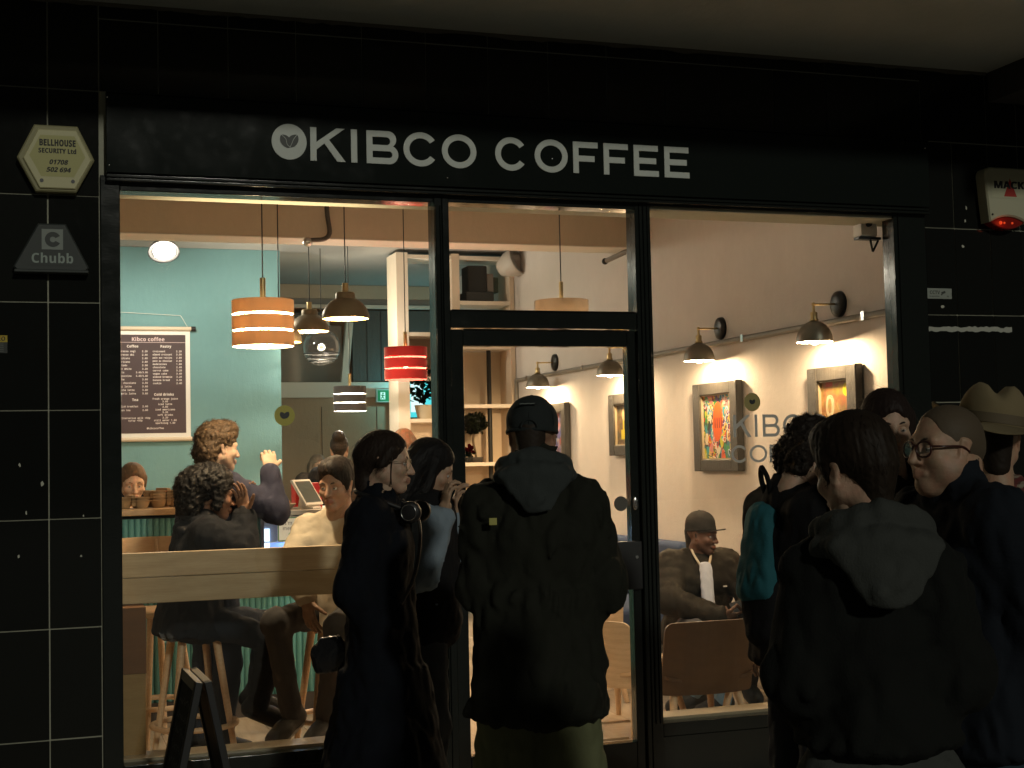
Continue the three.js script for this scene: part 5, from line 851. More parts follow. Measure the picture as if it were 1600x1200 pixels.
    part('band', moved(new THREE.TorusGeometry(0.0850, 0.003, 6, 48).scale(1, 1.17, 2.2), 0, -0.022, 0, 0, Math.PI / 2), m, c);
    const bs = new THREE.Shape(); bs.absellipse(0, 0.02, 0.080, 0.150, 0, Math.PI); bs.lineTo(-0.080, 0.02); const bg = extr(bs, 0.004, 0.001, 20); bg.rotateX(Math.PI / 2); { const p = bg.attributes.position; for (let i = 0; i < p.count; i++) p.setY(i, p.getY(i) - 0.012 - (p.getX(i) / 0.080) ** 2 * 0.022 - Math.max(0, p.getZ(i) - 0.08) * 0.10); bg.computeVertexNormals(); } part('brim', bg, m, c);
    if (o.cap.back) { part('strap_opening', moved(new THREE.TorusGeometry(0.026, 0.0035, 6, 20, Math.PI), 0, -0.018, -0.101, 0, -0.05), m, c); const [tg, tm] = printed(0.055, 0.010, 220, 40, (q, w, hh) => { q.fillStyle = '#1b2022'; q.fillRect(0, 0, w, hh); q.strokeStyle = '#aab2ac'; q.lineWidth = 5; q.beginPath(); q.moveTo(12, 26); for (let x = 12; x < 208; x += 9) q.lineTo(x, 20 + 9 * Math.sin(x * 0.5) * Math.cos(x * 0.11)); q.stroke(); }); part('embroidery', moved(tg, 0.004, 0.061, -0.0935, Math.PI, -0.52), tm, c); }
  }
  // --- clothes
  const t = o.top, tk = t.t ?? 0.022, fl = folds(t.fold ?? 0.013, t.ff ?? 7), pf = t.puff ? { puff: t.puff } : {};
  const hem = t.hem != null ? [J.pel[0], t.hem, J.pel[2]] : add3(J.pel, [0, -0.06, 0]);
  const T = [cap(J.wai, J.che, (0.132 * bw + tk * 1.2) * S, (0.155 * bw + tk) * S, { flat: 0.72, side, ...pf }), cap(J.che, add3(J.nek, [0, -0.055, -0.005]), (0.150 * bw + tk) * S, 0.115 * S, { flat: 0.70, side, ...pf }), cap(mix3(J.shL, J.nek, 0.08), mix3(J.shR, J.nek, 0.08), 0.056 + tk * 0.6, 0.056 + tk * 0.6, { k: 0.05 }), cap(add3(mix3(J.shL, J.nek, 0.35), [0, 0.0, 0]), add3(J.nek, [0, 0.012, -0.008]), 0.05, 0.058, { k: 0.05 }), cap(add3(mix3(J.shR, J.nek, 0.35), [0, 0.0, 0]), add3(J.nek, [0, 0.012, -0.008]), 0.05, 0.058, { k: 0.05 })];
  if (t.coat) T.push(cap(J.wai, [J.pel[0], J.pel[1] - 0.15, J.pel[2]], (0.14 * bw + tk) * S, (0.17 * bw + tk) * S, { flat: 0.78, side }), cap([J.pel[0], J.pel[1] - 0.15, J.pel[2]], [J.pel[0], t.hem, J.pel[2]], (0.17 * bw + tk) * S, t.coat, { flat: 0.92, side, end: 0.12 }));
  else T.push(cap(hem, J.wai, (0.165 * bw + tk * 1.5) * S, (0.138 * bw + tk * 1.2) * S, { flat: 0.74, side, end: 0.2, ...pf }));
  for (const s of ['L', 'R']) { const e = J['el' + s], w = J['wr' + s], c = mix3(w, e, t.cuff ?? 0.04); T.push(cap(J['sh' + s], e, 0.054 + tk, 0.045 + tk * 0.9, { k: 0.045, ...pf }), cap(e, c, 0.045 + tk * 0.9, 0.033 + tk * 0.75, { k: 0.035, ...pf })); }
  if (t.collar) { const c0 = add3(J.nek, [0, 0.02, 0]), c1 = add3(J.nek, add3(mul3(up, t.collar), [0, 0.01, 0.01])); T.push(cap(c0, c1, 0.078, 0.072, { k: 0.02, end: 0.15, flat: 0.95, side }), cap(add3(c1, [0, 0.03, 0.015]), add3(c1, [0, -0.03, 0.0]), 0.060, 0.058, { sub: true, k: 0.008 })); }
  const jacket = part(t.name ?? 'jacket', sdf(T, h, fl), clothM(t.c, t.rough ?? 0.9), G);
  if (t.hood) { // a hood lying in folds round the back of the neck
    const q = (a, r, y) => add3(J.nek, add3(add3(mul3(side, Math.sin(a) * r), mul3(fwd, -Math.cos(a) * r * 0.9)), [0, y + (t.hoodY ?? 0), 0])), k = t.hood === true ? 1 : t.hood, HP = [];
    for (let i = -5; i < 5; i++) { const yy = (j) => 0.028 - 0.010 * Math.abs(j); HP.push(cap(q(i * 0.40, 0.092 * k, yy(i)), q((i + 1) * 0.40, 0.092 * k, yy(i + 1)), 0.025 * k, 0.025 * k, { k: 0.02 })); }
    for (let i = -3; i < 3; i++) HP.push(cap(q(i * 0.36, 0.120 * k, -0.022 * k - Math.abs(i) * 0.006), q((i + 1) * 0.36, 0.120 * k, -0.022 * k - Math.abs(i + 1) * 0.006), 0.024 * k, 0.024 * k, { k: 0.02 }));
    HP.push(cap(q(0, 0.125 * k, -0.035 * k), q(0, 0.150 * k, -0.135 * k), 0.115 * k, 0.045 * k, { flat: 0.26, side, k: 0.03 }), cap(q(-0.55, 0.128 * k, -0.06 * k), q(0.1, 0.158 * k, -0.115 * k), 0.018 * k, 0.014 * k, { k: 0.02 }), cap(q(0.6, 0.128 * k, -0.055 * k), q(-0.05, 0.155 * k, -0.10 * k), 0.018 * k, 0.014 * k, { k: 0.02 }));
    part('hood', sdf(HP, fine ? 0.008 : 0.012, folds(0.010, 9)), clothM(t.hoodC ?? t.c), G);
  }
  const b = o.bottom, bt = b.t ?? 0.016, TR = [cap(J.hiL, J.hiR, (0.080 + bt * 0.35) * S, (0.080 + bt * 0.35) * S, { k: 0.05 })];
  if (!t.coat || b.show) TR.push(cap(add3(J.pel, [0, 0.06, 0]), add3(J.pel, [0, -0.04, 0]), (0.14 * bw + bt * 0.1) * S, (0.148 * bw + bt * 0.25) * S, { flat: 0.68, side, end: 0.2 }));
  for (const s of ['L', 'R']) TR.push(cap(J['hi' + s], J['kn' + s], (0.080 + bt * 0.45) * S, (0.056 + bt) * S, { k: 0.03 }), cap(J['kn' + s], mix3(J['an' + s], J['kn' + s], 0.03), (0.056 + bt) * S, (0.040 + bt) * S, { k: 0.03, end: 0.2 }));
  part('trousers', sdf(TR, h * 1.1, folds(0.013, 7)), clothM(b.c), G);
  const sh = clothM(o.shoeC ?? [0.02, 0.02, 0.02], 0.6);
  for (const s of ['L', 'R']) { const a = J['an' + s], toe = add3(a, o['toe' + s] ?? [0, -0.045, 0.14]), hl = add3(a, mul3(nrm3(sub3(a, toe)), 0.035)), dn = nrm3(cross3(cross3(sub3(toe, a), [0, 1, 0]), sub3(toe, a))), so = mul3(dn, dn[1] > 0 ? -0.034 : 0.034); const sp = part('shoe', sdf([cap(add3(hl, mul3(so, 0.5)), add3(toe, mul3(so, 0.2)), 0.044, 0.040, { k: 0.03 }), cap(a, add3(a, [0, 0.05, 0]), 0.044, 0.046), cap(mix3(a, toe, 0.55), toe, 0.042, 0.036)], 0.010), sh, G); part('sole', sdf([cap(add3(hl, mul3(so, 1.35)), add3(toe, mul3(so, 1.05)), 0.046, 0.043, { flat: 0.34, side: cross3(sub3(toe, a), so) })], 0.009), clothM(o.soleC ?? [0.05, 0.05, 0.05], 0.7), sp); }
  return { G, H, J, toL, jacket, hm };
}
const plainSkin = {}; function skinPlain(k) { return plainSkin[k] ??= mat(...SKIN[k], 0.55); }
const D = Math.PI / 180, BLACK = [0.011, 0.011, 0.012];

// ---------------------------------------------------------------- people outside the shop
{ // woman in the long navy coat
  const p = person({ label: 'woman in a long navy coat and round glasses, hair tied low, facing right', pos: [1.30, 0, 0.80], yaw: 60 * D, H: 1.69, fine: true, skin: 'pale', hair: 'tied', hairC: [0.022, 0.014, 0.010], glasses: 'thin', head: [8 * D, 3 * D, 0], wide: 0.96,
    top: { name: 'coat', c: [0.0055, 0.007, 0.011], t: 0.032, coat: 0.285, hem: 0.30, collar: 0.075, fold: 0.016 }, bottom: { c: BLACK }, sw: 0.145, L: { elR: [-0.195, 1.09, -0.05], wrR: [-0.13, 0.92, 0.02], elL: [0.195, 1.09, -0.05], wrL: [0.12, 0.92, 0.02] }, handR: { dir: [0.3, -1, -0.05], curl: 0.9, palm: [1, 0, 0] }, handL: { dir: [-0.3, -1, -0.05], curl: 0.9, palm: [-1, 0, 0] } });
  part('face_strand', [tube([[-0.062, 0.075, 0.035], [-0.075, 0.02, 0.034], [-0.070, -0.04, 0.030], [-0.064, -0.085, 0.032]], 0.0022, 16, 6), tube([[0.055, 0.08, 0.05], [0.068, 0.02, 0.058], [0.066, -0.06, 0.05]], 0.0022, 16, 6)], mat(0.022, 0.014, 0.010, 0.6), p.H);
  part('bag_strap', tube([[0.09, 1.43, -0.02], [0.05, 1.40, 0.115], [-0.02, 1.33, 0.165], [-0.085, 1.22, 0.178], [-0.14, 1.12, 0.165], [-0.18, 1.04, 0.13]], 0.007, 40, 6), mat(0.05, 0.045, 0.04, 0.4), p.G);
}
{
  const g = thing('headphones', 'black headphones resting round the neck of the woman in navy', 'headphones', [1.315, 1.40, 0.81], 60 * D);
  const bm = mat(0.012, 0.012, 0.013, 0.5); part('headband', tube([[-0.085, 0.0, 0.09], [-0.10, 0.035, 0.0], [-0.07, 0.06, -0.085], [0, 0.07, -0.115], [0.07, 0.06, -0.085], [0.10, 0.035, 0.0], [0.085, 0.0, 0.09]], 0.010, 40, 8), bm, g);
  for (const s of [-1, 1]) { const c = part('ear_cup', moved(lathe([[0, 0.024], [0.034, 0.022], [0.043, 0.012], [0.043, -0.008], [0.032, -0.018], [0, -0.018]], 28), s * 0.075, -0.018, 0.125, 0, 0, s * 1.45), bm, g); part('trim_ring', moved(new THREE.TorusGeometry(0.030, 0.0015, 6, 28), s * 0.098, -0.018, 0.125, Math.PI / 2), M.chrome, c); }
}
{
  const g = thing('handbag', 'shiny black handbag at the side of the woman in navy', 'handbag', [1.115, 0.80, 0.68], 60 * D); g.scale.setScalar(0.68);
  const lm = new THREE.MeshPhysicalMaterial({ color: col(0.012, 0.012, 0.013), roughness: 0.25 }); part('body', sdf([cap([0, 0.0, -0.08], [0, 0.02, 0.09], 0.085, 0.08, { flat: 0.45, side: [0, 1, 0] }), cap([0, 0.08, -0.05], [0, 0.09, 0.06], 0.05, 0.05, { flat: 0.5, side: [0, 1, 0] })], 0.008, folds(0.008, 12)), lm, g); part('strap_ring', moved(new THREE.TorusGeometry(0.016, 0.003, 6, 18), 0, 0.13, 0.05), M.chrome, g);
}
{ // girl with long black hair, hand at her mouth
  const p = person({ label: 'girl with long black hair and pale fuzzy sleeves holding a hand to her mouth', pos: [1.60, 0, 0.34], yaw: 78 * D, H: 1.63, fine: true, skin: 'fair', hair: 'long', hairC: [0.010, 0.009, 0.009], head: [0, 22 * D, 0],
    top: { name: 'fleece', c: [0.24, 0.30, 0.36], t: 0.024, fold: 0.016, ff: 10, hem: 0.98 }, bottom: { c: [0.06, 0.065, 0.07], t: 0.022 },
    W: { elR: [1.55, 1.10, 0.50], wrR: [1.640, 1.355, 0.53], elL: [1.80, 1.10, 0.25], wrL: [1.74, 1.33, 0.36], hea: [1.632, 1.545, 0.36] }, handR: { dir: [0.02, 1, 0.12], palm: [0.35, 0, 1], thumb: [1, 0, 0], curl: 0.75 }, handL: { dir: [-0.1, 1, 0], palm: [0, 0, 1], thumb: [1, 0, 0], curl: 0.7 } });
  part('gilet', sdf([cap([0, 0.90, 0], [0, 1.33, 0], 0.20, 0.185, { flat: 0.80 })], 0.012, folds(0.012, 8)), clothM(BLACK), p.G);
}
{ // man seen from behind in cap, hooded jacket and green trousers
  const p = person({ label: 'man from behind in dark cap, black hooded jacket and olive green trousers', pos: [1.622, 0, 1.72], yaw: 163 * D, H: 1.775, fine: true, skin: 'tan', hair: 'nape', hairC: [0.030, 0.022, 0.016], head: [-8 * D, 4 * D, 0], wide: 1.08, sw: 0.158, shrug: 0.075, hs: 1.04,
    cap: { c: [0.034, 0.040, 0.040], turn: 0, tilt: 0.02, back: true }, top: { c: [0.019, 0.020, 0.015], t: 0.040, hem: 0.72, collar: 0.11, hood: 1.12, hoodY: 0.078, hoodC: [0.045, 0.052, 0.051], fold: 0.027, ff: 6 }, bottom: { c: [0.15, 0.16, 0.085], t: 0.055 },
    L: { elL: [0.190, 1.16, 0.0], elR: [-0.225, 1.14, 0.0], wrL: [0.10, 1.05, 0.20], wrR: [-0.10, 1.02, 0.20] } });
  part('chest_patch', moved(bx(-0.013, 0.013, -0.012, 0.012, 0, 0.004, 0.002), 0.145, 1.375, -0.142, Math.PI), mat(0.45, 0.42, 0.12, 0.6), p.G, 'small yellow patch on the left shoulder blade');
  part('side_pocket', sdf([cap([-0.185, 1.0, 0.0], [-0.195, 0.86, 0.02], 0.045, 0.055, { flat: 0.7, side: [0, 0, 1] })], 0.010, folds(0.012, 10)), clothM([0.012, 0.013, 0.010]), p.G);
}
{ // curly haired man with the teal backpack
  person({ label: 'curly haired man in a black jacket bending his head over a phone', pos: [2.63, 0, 1.70], yaw: 92 * D, H: 1.70, fine: true, skin: 'pale', hair: 'curly', hairC: [0.018, 0.013, 0.010], head: [10 * D, 24 * D, 0], stubble: 0.5, browC: [0.02, 0.015, 0.01],
    top: { c: BLACK, t: 0.036, collar: 0.05, hem: 0.84 }, bottom: { c: [0.03, 0.033, 0.04] }, W: { hea: [2.705, 1.570, 1.715] }, L: { elR: [-0.25, 1.12, 0.02], wrR: [-0.12, 1.10, 0.24], elL: [0.25, 1.12, 0.02], wrL: [0.10, 1.12, 0.25] }, handR: { dir: [0.5, 0.2, 0.9], palm: [0, 0.3, 1], thumb: [0, 1, 0], curl: 0.8 } });
  const g = thing('backpack', 'teal and black backpack on the curly haired man', 'backpack', [2.495, 0.95, 1.66], 92 * D);
  part('teal_panel', sdf([cap([-0.02, 0.14, -0.005], [-0.01, 0.40, 0.03], 0.105, 0.085, { flat: 0.62 })], 0.009, folds(0.014, 8)), clothM([0.025, 0.12, 0.145], 0.8), g);
  part('base', sdf([cap([-0.03, 0.0, 0.03], [-0.02, 0.13, 0.03], 0.11, 0.115, { flat: 0.75 })], 0.010, folds(0.010, 8)), clothM(BLACK), g);
  part('grab_loop', tube([[-0.03, 0.48, 0.05], [-0.05, 0.54, 0.03], [-0.01, 0.58, 0.03], [0.03, 0.54, 0.05], [0.02, 0.48, 0.06]], 0.010, 20, 6), clothM(BLACK), g);
}
{ // young man from behind with the grey hood
  person({ label: 'young man from behind with thick dark hair and grey hood over black jacket', pos: [1.73, 0, 3.61], yaw: 160 * D, H: 1.64, fine: true, skin: 'pale', hair: 'full', hairC: [0.020, 0.013, 0.008], head: [34 * D, 10 * D, -2 * D], wide: 0.86, sw: 0.125, shrug: 0.075, hs: 0.89, W: { hea: [1.690, 1.537, 3.61] },
    top: { c: [0.010, 0.011, 0.010], t: 0.034, hem: 0.96, collar: 0.05, hood: 1.12, hoodY: 0.045, hoodC: [0.052, 0.056, 0.052], fold: 0.022, ff: 6 }, bottom: { c: [0.06, 0.065, 0.06], t: 0.03 }, L: { elL: [0.165, 1.10, 0.0], elR: [-0.170, 1.10, 0.0], wrL: [0.10, 0.98, 0.18], wrR: [-0.11, 0.97, 0.17] } });
}
{ // dark haired woman half hidden
  person({ label: 'dark haired woman half hidden between the young man and the bald man', pos: [2.87, 0, 2.00], yaw: -12 * D, H: 1.75, fine: true, skin: 'pale', hair: 'long', hairC: [0.020, 0.012, 0.010], head: [-4 * D, 10 * D, 0], top: { c: BLACK, t: 0.03, collar: 0.05 }, bottom: { c: BLACK },
    W: { hea: [2.845, 1.668, 2.00], elR: [2.70, 1.25, 2.16], wrR: [2.765, 1.405, 2.33] }, handR: { dir: [0.3, 1, 0.15], palm: [0.3, 0, 1], thumb: [1, 0.3, 0], curl: 0.8 } });
  const g = thing('mobile_phone', 'pale edged mobile phone held up by the half hidden woman', 'phone', [2.775, 1.53, 2.345], -12 * D);
  part('case', bx(-0.036, 0.036, -0.075, 0.075, -0.005, 0.004, 0.004), mat(0.5, 0.5, 0.5, 0.3), g); part('back_glass', bx(-0.032, 0.032, -0.071, 0.071, 0.004, 0.0055), mat(0.05, 0.055, 0.055, 0.2), g);
}
{ // bald man with glasses
  person({ label: 'bald man in dark rimmed glasses and navy jacket looking left', pos: [2.44, 0, 3.00], yaw: -92 * D, H: 1.70, fine: true, fat: true, skin: 'fair', hair: 'buzz', hairC: [0.10, 0.075, 0.05], browC: [0.10, 0.07, 0.05], glasses: 'thick', lip: [0.85, 0.68, 0.66], head: [4 * D, -4 * D, 0], wide: 1.10, hs: 1.03, stubble: 0.3, neck: 0.06,
    top: { c: [0.012, 0.015, 0.021], t: 0.034, collar: 0.075, fold: 0.018, hem: 0.78 }, bottom: { c: [0.03, 0.055, 0.075], t: 0.025 }, L: { elL: [0.21, 1.12, -0.05], wrL: [0.11, 0.97, 0.03] }, handL: { dir: [-0.2, -1, -0.1], curl: 0.9, palm: [-1, 0, 0] }, W: { nek: [2.415, 1.450, 2.98], hea: [2.388, 1.580, 2.965] } });
}
{ // man in the wide hat
  const p = person({ label: 'person in a wide tan brimmed hat and red checked shirt at right edge', pos: [2.93, 0, 2.52], yaw: 150 * D, H: 1.70, fine: true, skin: 'fair', hair: 'nape', head: [0, 0, 0], wide: 1.1, top: { name: 'shirt', c: [1, 1, 1], t: 0.03, collar: 0.03 }, bottom: { c: [0.03, 0.05, 0.07], t: 0.025 }, W: { hea: [2.89, 1.60, 2.52] } });
  p.jacket.material = mat(1, 1, 1, 0.85, { map: rep(canvasTex(128, 128, (c) => { c.fillStyle = '#4a2c24'; c.fillRect(0, 0, 128, 128); c.globalAlpha = 0.75; c.fillStyle = '#8c8474'; for (let i = 0; i < 4; i++) { c.fillRect(i * 32 + 6, 0, 9, 128); c.fillRect(0, i * 32 + 6, 128, 9); } c.fillStyle = '#5a1c1c'; for (let i = 0; i < 4; i++) { c.fillRect(i * 32 + 20, 0, 7, 128); c.fillRect(0, i * 32 + 20, 128, 7); } }), 9, 9), side: THREE.DoubleSide }); p.jacket.material.map.wrapS = p.jacket.material.map.wrapT = THREE.RepeatWrapping;
  const g = thing('bush_hat', 'tan wide brimmed bush hat with upturned brim at right edge', 'hat', [2.885, 1.655, 2.52], 150 * D);
  g.rotation.z = 0.16; g.scale.setScalar(1.15); const felt = mat(0.28, 0.22, 0.12, 0.95, { side: THREE.DoubleSide, bumpMap: rep(clothBump, 4, 4), bumpScale: 0.002 });
  const crown = []; for (let i = 0; i <= 12; i++) { const a = i / 12; crown.push([0.098 * Math.sqrt(1 - a ** 2.6 * 0.93), 0.125 * a]); } crown.push([0, 0.115]); const cg = lathe(crown, 48).scale(0.95, 1, 1.16); { const q = cg.attributes.position; for (let i = 0; i < q.count; i++) { const y = q.getY(i); if (y > 0.06) q.setY(i, y - 0.035 * Math.exp(-((q.getX(i) / 0.025) ** 2)) * (y - 0.06) / 0.06); } cg.computeVertexNormals(); } part('crown', cg, felt, g);
  part('hat_band', lathe([[0.0995, 0.004], [0.0985, 0.03]], 48).scale(0.955, 1, 1.165), mat(0.13, 0.10, 0.06, 0.8, { side: THREE.DoubleSide }), g);
  const bp = [], bi = [], bu = [], nr = 6, na = 64; for (const s of [0, 1]) for (let i = 0; i <= na; i++) for (let j = 0; j <= nr; j++) { const a = i / na * TAU, r = 0.096 + 0.095 * j / nr, c = Math.cos(a), q = Math.sin(a); const upt = Math.abs(c) ** 2.2 * 0.045 * (j / nr) ** 1.6 - Math.abs(q) ** 3 * 0.025 * (j / nr); bp.push(c * r * 0.95 * (1 - Math.abs(c) ** 4 * 0.10 * j / nr), upt - (s ? 0.004 : 0), q * r * 1.14); bu.push(a, r); }
  const mm = (na + 1) * (nr + 1), ix = (i, j, s) => s * mm + i * (nr + 1) + j; for (let i = 0; i < na; i++) { for (let j = 0; j < nr; j++) { bi.push(ix(i, j, 0), ix(i + 1, j + 1, 0), ix(i + 1, j, 0), ix(i, j, 0), ix(i, j + 1, 0), ix(i + 1, j + 1, 0), ix(i, j, 1), ix(i + 1, j, 1), ix(i + 1, j + 1, 1), ix(i, j, 1), ix(i + 1, j + 1, 1), ix(i, j + 1, 1)); } bi.push(ix(i, nr, 0), ix(i, nr, 1), ix(i + 1, nr, 1), ix(i, nr, 0), ix(i + 1, nr, 1), ix(i + 1, nr, 0)); }
  const bg = new THREE.BufferGeometry(); bg.setAttribute('position', new THREE.Float32BufferAttribute(bp, 3)); bg.setAttribute('uv', new THREE.Float32BufferAttribute(bu, 2)); bg.setIndex(bi); bg.computeVertexNormals(); part('brim', bg, felt, g);
}

// ---------------------------------------------------------------- people inside
{ // curly man with raised fist
  person({ label: 'curly brown haired man in navy sweater raising a fist at the counter', pos: [0.87, 0.1, -1.12], yaw: 112 * D, H: 1.70, fine: true, skin: 'pale', hair: 'curly', hairC: [0.060, 0.037, 0.020], head: [-6 * D, 2 * D, 0], stubble: 0.35, wide: 1.08, browC: [0.07, 0.04, 0.02],
    top: { name: 'sweater', c: [0.035, 0.035, 0.055], t: 0.026, collar: 0.03 }, bottom: { c: [0.03, 0.035, 0.05] }, W: { hea: [0.905, 1.668, -1.10], elR: [1.175, 1.345, -0.98], wrR: [1.150, 1.545, -1.00] }, handR: { dir: [0.45, 0.9, 0.2], palm: [0.75, -0.45, 0.2], thumb: [-1, 0.1, 0.1], curl: 1.25 } });
}
{ // barista
  person({ label: 'barista with brown hair pulled back looking down behind the counter', pos: [0.60, 0.05, -3.02], yaw: 0 * D, H: 1.60, fine: true, skin: 'pale', hair: 'short', hairC: [0.10, 0.062, 0.036], head: [4 * D, 12 * D, 0], top: { name: 'shirt', c: [0.03, 0.03, 0.035], t: 0.018, collar: 0.03 }, bottom: { c: BLACK }, W: { hea: [0.597, 1.478, -3.0] }, lip: [0.72, 0.42, 0.42],
    L: { elL: [0.26, 1.02, 0.02], elR: [-0.26, 1.02, 0.02], wrL: [0.12, 1.0, 0.24], wrR: [-0.12, 1.0, 0.24] } });
}
{ // woman in black on the stool
  person({ label: 'woman in a black coat with big dark hair on a stool, hands to her face', pos: [0.74, 0.1, -0.90], yaw: 92 * D, H: 1.66, fine: true, skin: 'brown', hair: 'big', hairC: [0.012, 0.010, 0.009], head: [4 * D, 8 * D, 0], wide: 1.1, top: { name: 'coat', c: [0.014, 0.014, 0.016], t: 0.040, hem: 0.66, collar: 0.04, hood: 1.0, fold: 0.018 }, bottom: { c: [0.02, 0.022, 0.028] }, lip: [0.6, 0.4, 0.4],
    L: { pel: [0, 0.76, -0.02], nek: [0, 1.20, 0.06], hiL: [0.09, 0.74, 0], hiR: [-0.09, 0.74, 0], knL: [0.10, 0.66, 0.40], knR: [-0.12, 0.62, 0.36], anL: [0.08, 0.30, 0.32], anR: [-0.10, 0.28, 0.30] }, W: { hea: [0.855, 1.435, -0.90], elR: [0.955, 1.17, -0.70], wrR: [0.985, 1.325, -0.76], elL: [0.98, 1.18, -1.02], wrL: [1.00, 1.33, -0.95] },
    handR: { dir: [0.15, 1, -0.1], palm: [-0.6, 0, -0.7], thumb: [-1, 0.2, 0.4], curl: 0.35 }, handL: { dir: [0.1, 1, 0.2], palm: [-0.6, 0, 0.7], thumb: [-1, 0.2, 0], curl: 0.4 }, toeL: [0, -0.06, 0.12], toeR: [0, -0.07, 0.12] });
}
{ // boy in the cream hoodie
  person({ label: 'boy with short dark hair in a cream hoodie sitting on a window stool', pos: [1.45, 0.1, -0.72], yaw: -42 * D, H: 1.70, fine: true, skin: 'tan', hair: 'full', hairC: [0.016, 0.012, 0.010], head: [2 * D, 6 * D, 0], lip: [0.8, 0.5, 0.5], top: { name: 'hoodie', c: [0.52, 0.44, 0.33], t: 0.024, fold: 0.012, ff: 8, hem: 0.68, hood: 0.88 }, bottom: { c: [0.075, 0.072, 0.072], t: 0.012 }, shoeC: [0.09, 0.085, 0.08], soleC: [0.45, 0.42, 0.38],
    L: { pel: [0, 0.76, 0], nek: [0, 1.20, 0.04], hiL: [0.09, 0.74, 0.02], hiR: [-0.09, 0.74, 0.02] }, W: { hea: [1.412, 1.468, -0.60], knR: [1.10, 0.82, -0.58], anR: [1.20, 0.34, -0.70], knL: [1.36, 0.80, -0.36], anL: [1.34, 0.33, -0.58], elR: [1.17, 1.08, -0.62], wrR: [1.235, 0.935, -0.50], elL: [1.58, 1.10, -0.52], wrL: [1.50, 0.95, -0.38] },
    handR: { dir: [0.25, -1, 0.05], palm: [0.2, 0, -1], thumb: [1, 0.2, 0.2], curl: 0.4 }, toeR: [-0.02, -0.08, 0.14], toeL: [0, -0.06, 0.13] });
}
person({ label: 'distant woman with pale headscarf smiling behind the till', pos: [2.74, 0.1, -8.0], yaw: 5 * D, H: 1.62, skin: 'pale', hair: 'long', hairC: [0.22, 0.17, 0.13], head: [0, 0, 0], top: { c: [0.10, 0.085, 0.075], t: 0.03 }, bottom: { c: BLACK }, W: { hea: [2.741, 1.545, -8.0] } });
person({ label: 'distant dark haired person with a top knot seen from behind', pos: [2.50, 0.1, -5.85], yaw: 165 * D, H: 1.70, skin: 'tan', hair: 'bun', head: [0, 0, 0], top: { c: BLACK, t: 0.03 }, bottom: { c: BLACK }, W: { hea: [2.516, 1.695, -5.845] } });
person({ label: 'distant brown haired person in glasses behind the boy, face half hidden', pos: [2.68, 0.1, -5.48], yaw: -30 * D, H: 1.62, skin: 'fair', hair: 'full', hairC: [0.08, 0.04, 0.02], glasses: 'thin', head: [0, 0, 0], top: { c: [0.05, 0.03, 0.02], t: 0.03 }, bottom: { c: BLACK }, W: { hea: [2.67, 1.575, -5.48] } });
person({ label: 'person with long ginger hair standing inside behind the woman in navy', pos: [2.55, 0.1, -3.72], yaw: 150 * D, H: 1.73, skin: 'pale', hair: 'long', hairC: [0.15, 0.085, 0.045], head: [0, 0, 0], top: { c: [0.20, 0.19, 0.19], t: 0.03 }, bottom: { c: BLACK }, W: { hea: [2.556, 1.69, -3.717] } });
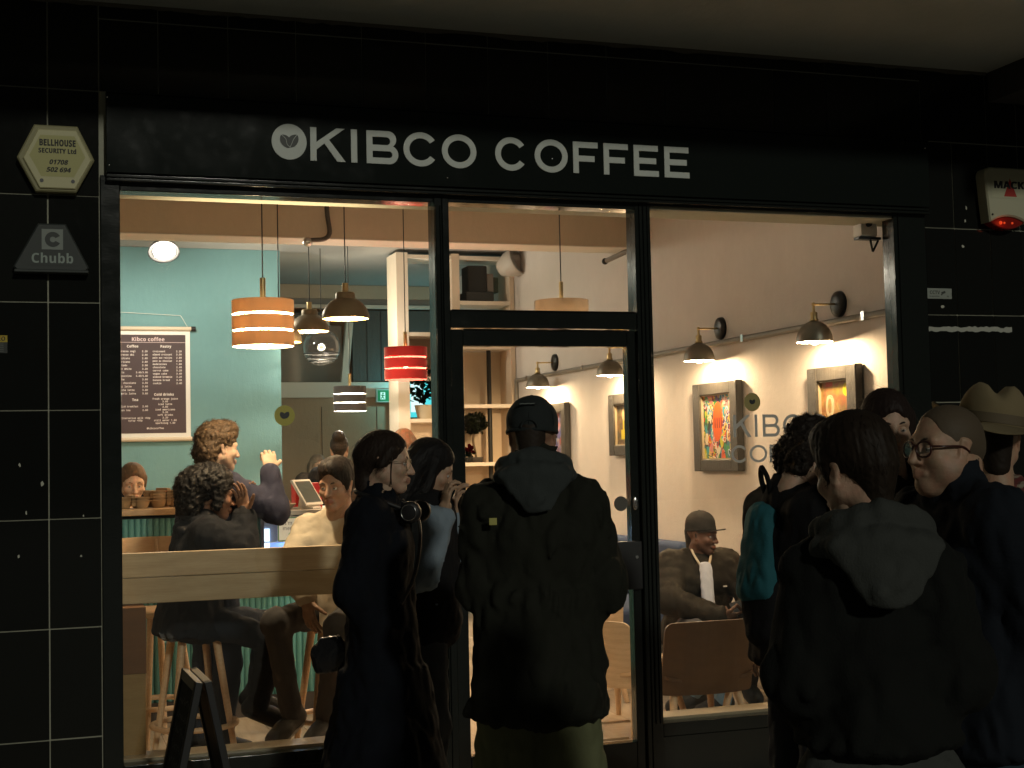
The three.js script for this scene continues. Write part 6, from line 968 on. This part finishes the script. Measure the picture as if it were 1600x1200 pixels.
{ // seated man with the phone
  const p = person({ label: 'smiling seated man in dark cap and brown puffer jacket holding a phone', pos: [3.97, 0.1, -1.84], yaw: -8 * D, H: 1.74, fine: true, skin: 'deep', hair: 'nape', head: [46 * D, 4 * D, 0], stubble: 0.6, lip: [1.5, 1.1, 1.05], wide: 1.12, cap: { c: [0.030, 0.027, 0.024], turn: 0, tilt: -0.10, y: 0.020 },
    top: { name: 'puffer_jacket', c: [0.020, 0.016, 0.011], t: 0.045, puff: 0.007, hem: 0.32, fold: 0.014, rough: 0.7 }, bottom: { c: [0.05, 0.05, 0.055] }, shoeC: [0.02, 0.02, 0.02],
    L: { pel: [0, 0.42, -0.05], nek: [0, 0.845, 0.0], hiL: [0.09, 0.40, 0], hiR: [-0.09, 0.40, 0], knL: [0.17, 0.42, 0.42], knR: [-0.17, 0.42, 0.42], anL: [0.16, 0.08, 0.40], anR: [-0.16, 0.08, 0.40] }, W: { hea: [3.975, 1.078, -1.79], elR: [3.70, 0.69, -1.70], wrR: [3.93, 0.605, -1.48], elL: [4.24, 0.69, -1.66], wrL: [4.10, 0.605, -1.47] },
    handR: { dir: [0.9, -0.05, 0.25], palm: [0.1, 0.5, -0.4], thumb: [0, 1, 0.2], curl: 0.75 }, handL: { dir: [-0.9, -0.05, 0.25], palm: [-0.1, 0.5, -0.4], thumb: [0, 1, 0.2], curl: 0.75 } });
  part('inner_shirt', sdf([cap([0, 0.56, 0.185], [0, 0.80, 0.140], 0.042, 0.040, { flat: 0.5 })], 0.008, folds(0.006, 12)), clothM([0.55, 0.55, 0.60]), p.G);
  part('shirt_collar', [tube([[-0.055, 0.90, 0.03], [-0.055, 0.86, 0.085], [-0.025, 0.79, 0.130]], 0.008, 12, 6), tube([[0.055, 0.90, 0.03], [0.055, 0.86, 0.085], [0.025, 0.79, 0.130]], 0.008, 12, 6)], clothM([0.62, 0.52, 0.38]), p.G);
  part('chest_logo', moved(bx(-0.012, 0.012, -0.004, 0.004, 0, 0.003), 0.115, 0.665, 0.165), M.white, p.G);
  const g = thing('mobile_phone', 'dark mobile phone in the hands of the seated man', 'phone', [4.04, 0.645, -1.455], -0.3); g.rotation.x = -0.9;
  part('case', bx(-0.036, 0.036, -0.06, 0.06, -0.005, 0.005, 0.004), M.black, g); part('screen', bx(-0.032, 0.032, -0.056, 0.056, 0.005, 0.0062), mat(0.03, 0.035, 0.04, 0.15), g);
}
{ // seated person in jeans, mostly hidden by the men outside
  person({ label: 'seated person in blue jeans hidden behind the men outside, only legs showing', pos: [4.02, 0.1, -1.15], yaw: -85 * D, H: 1.70, skin: 'fair', hair: 'short', top: { c: [0.05, 0.07, 0.09], t: 0.03, hem: 0.34 }, bottom: { c: [0.16, 0.24, 0.30], t: 0.02 }, L: { pel: [0, 0.42, -0.12], nek: [0, 0.90, -0.16], hiL: [0.09, 0.40, -0.05], hiR: [-0.09, 0.40, -0.05], knL: [0.10, 0.43, 0.33], knR: [-0.12, 0.43, 0.33], anL: [0.10, 0.08, 0.34], anR: [-0.14, 0.08, 0.38] } });
}
renderer.render(scene, camera);
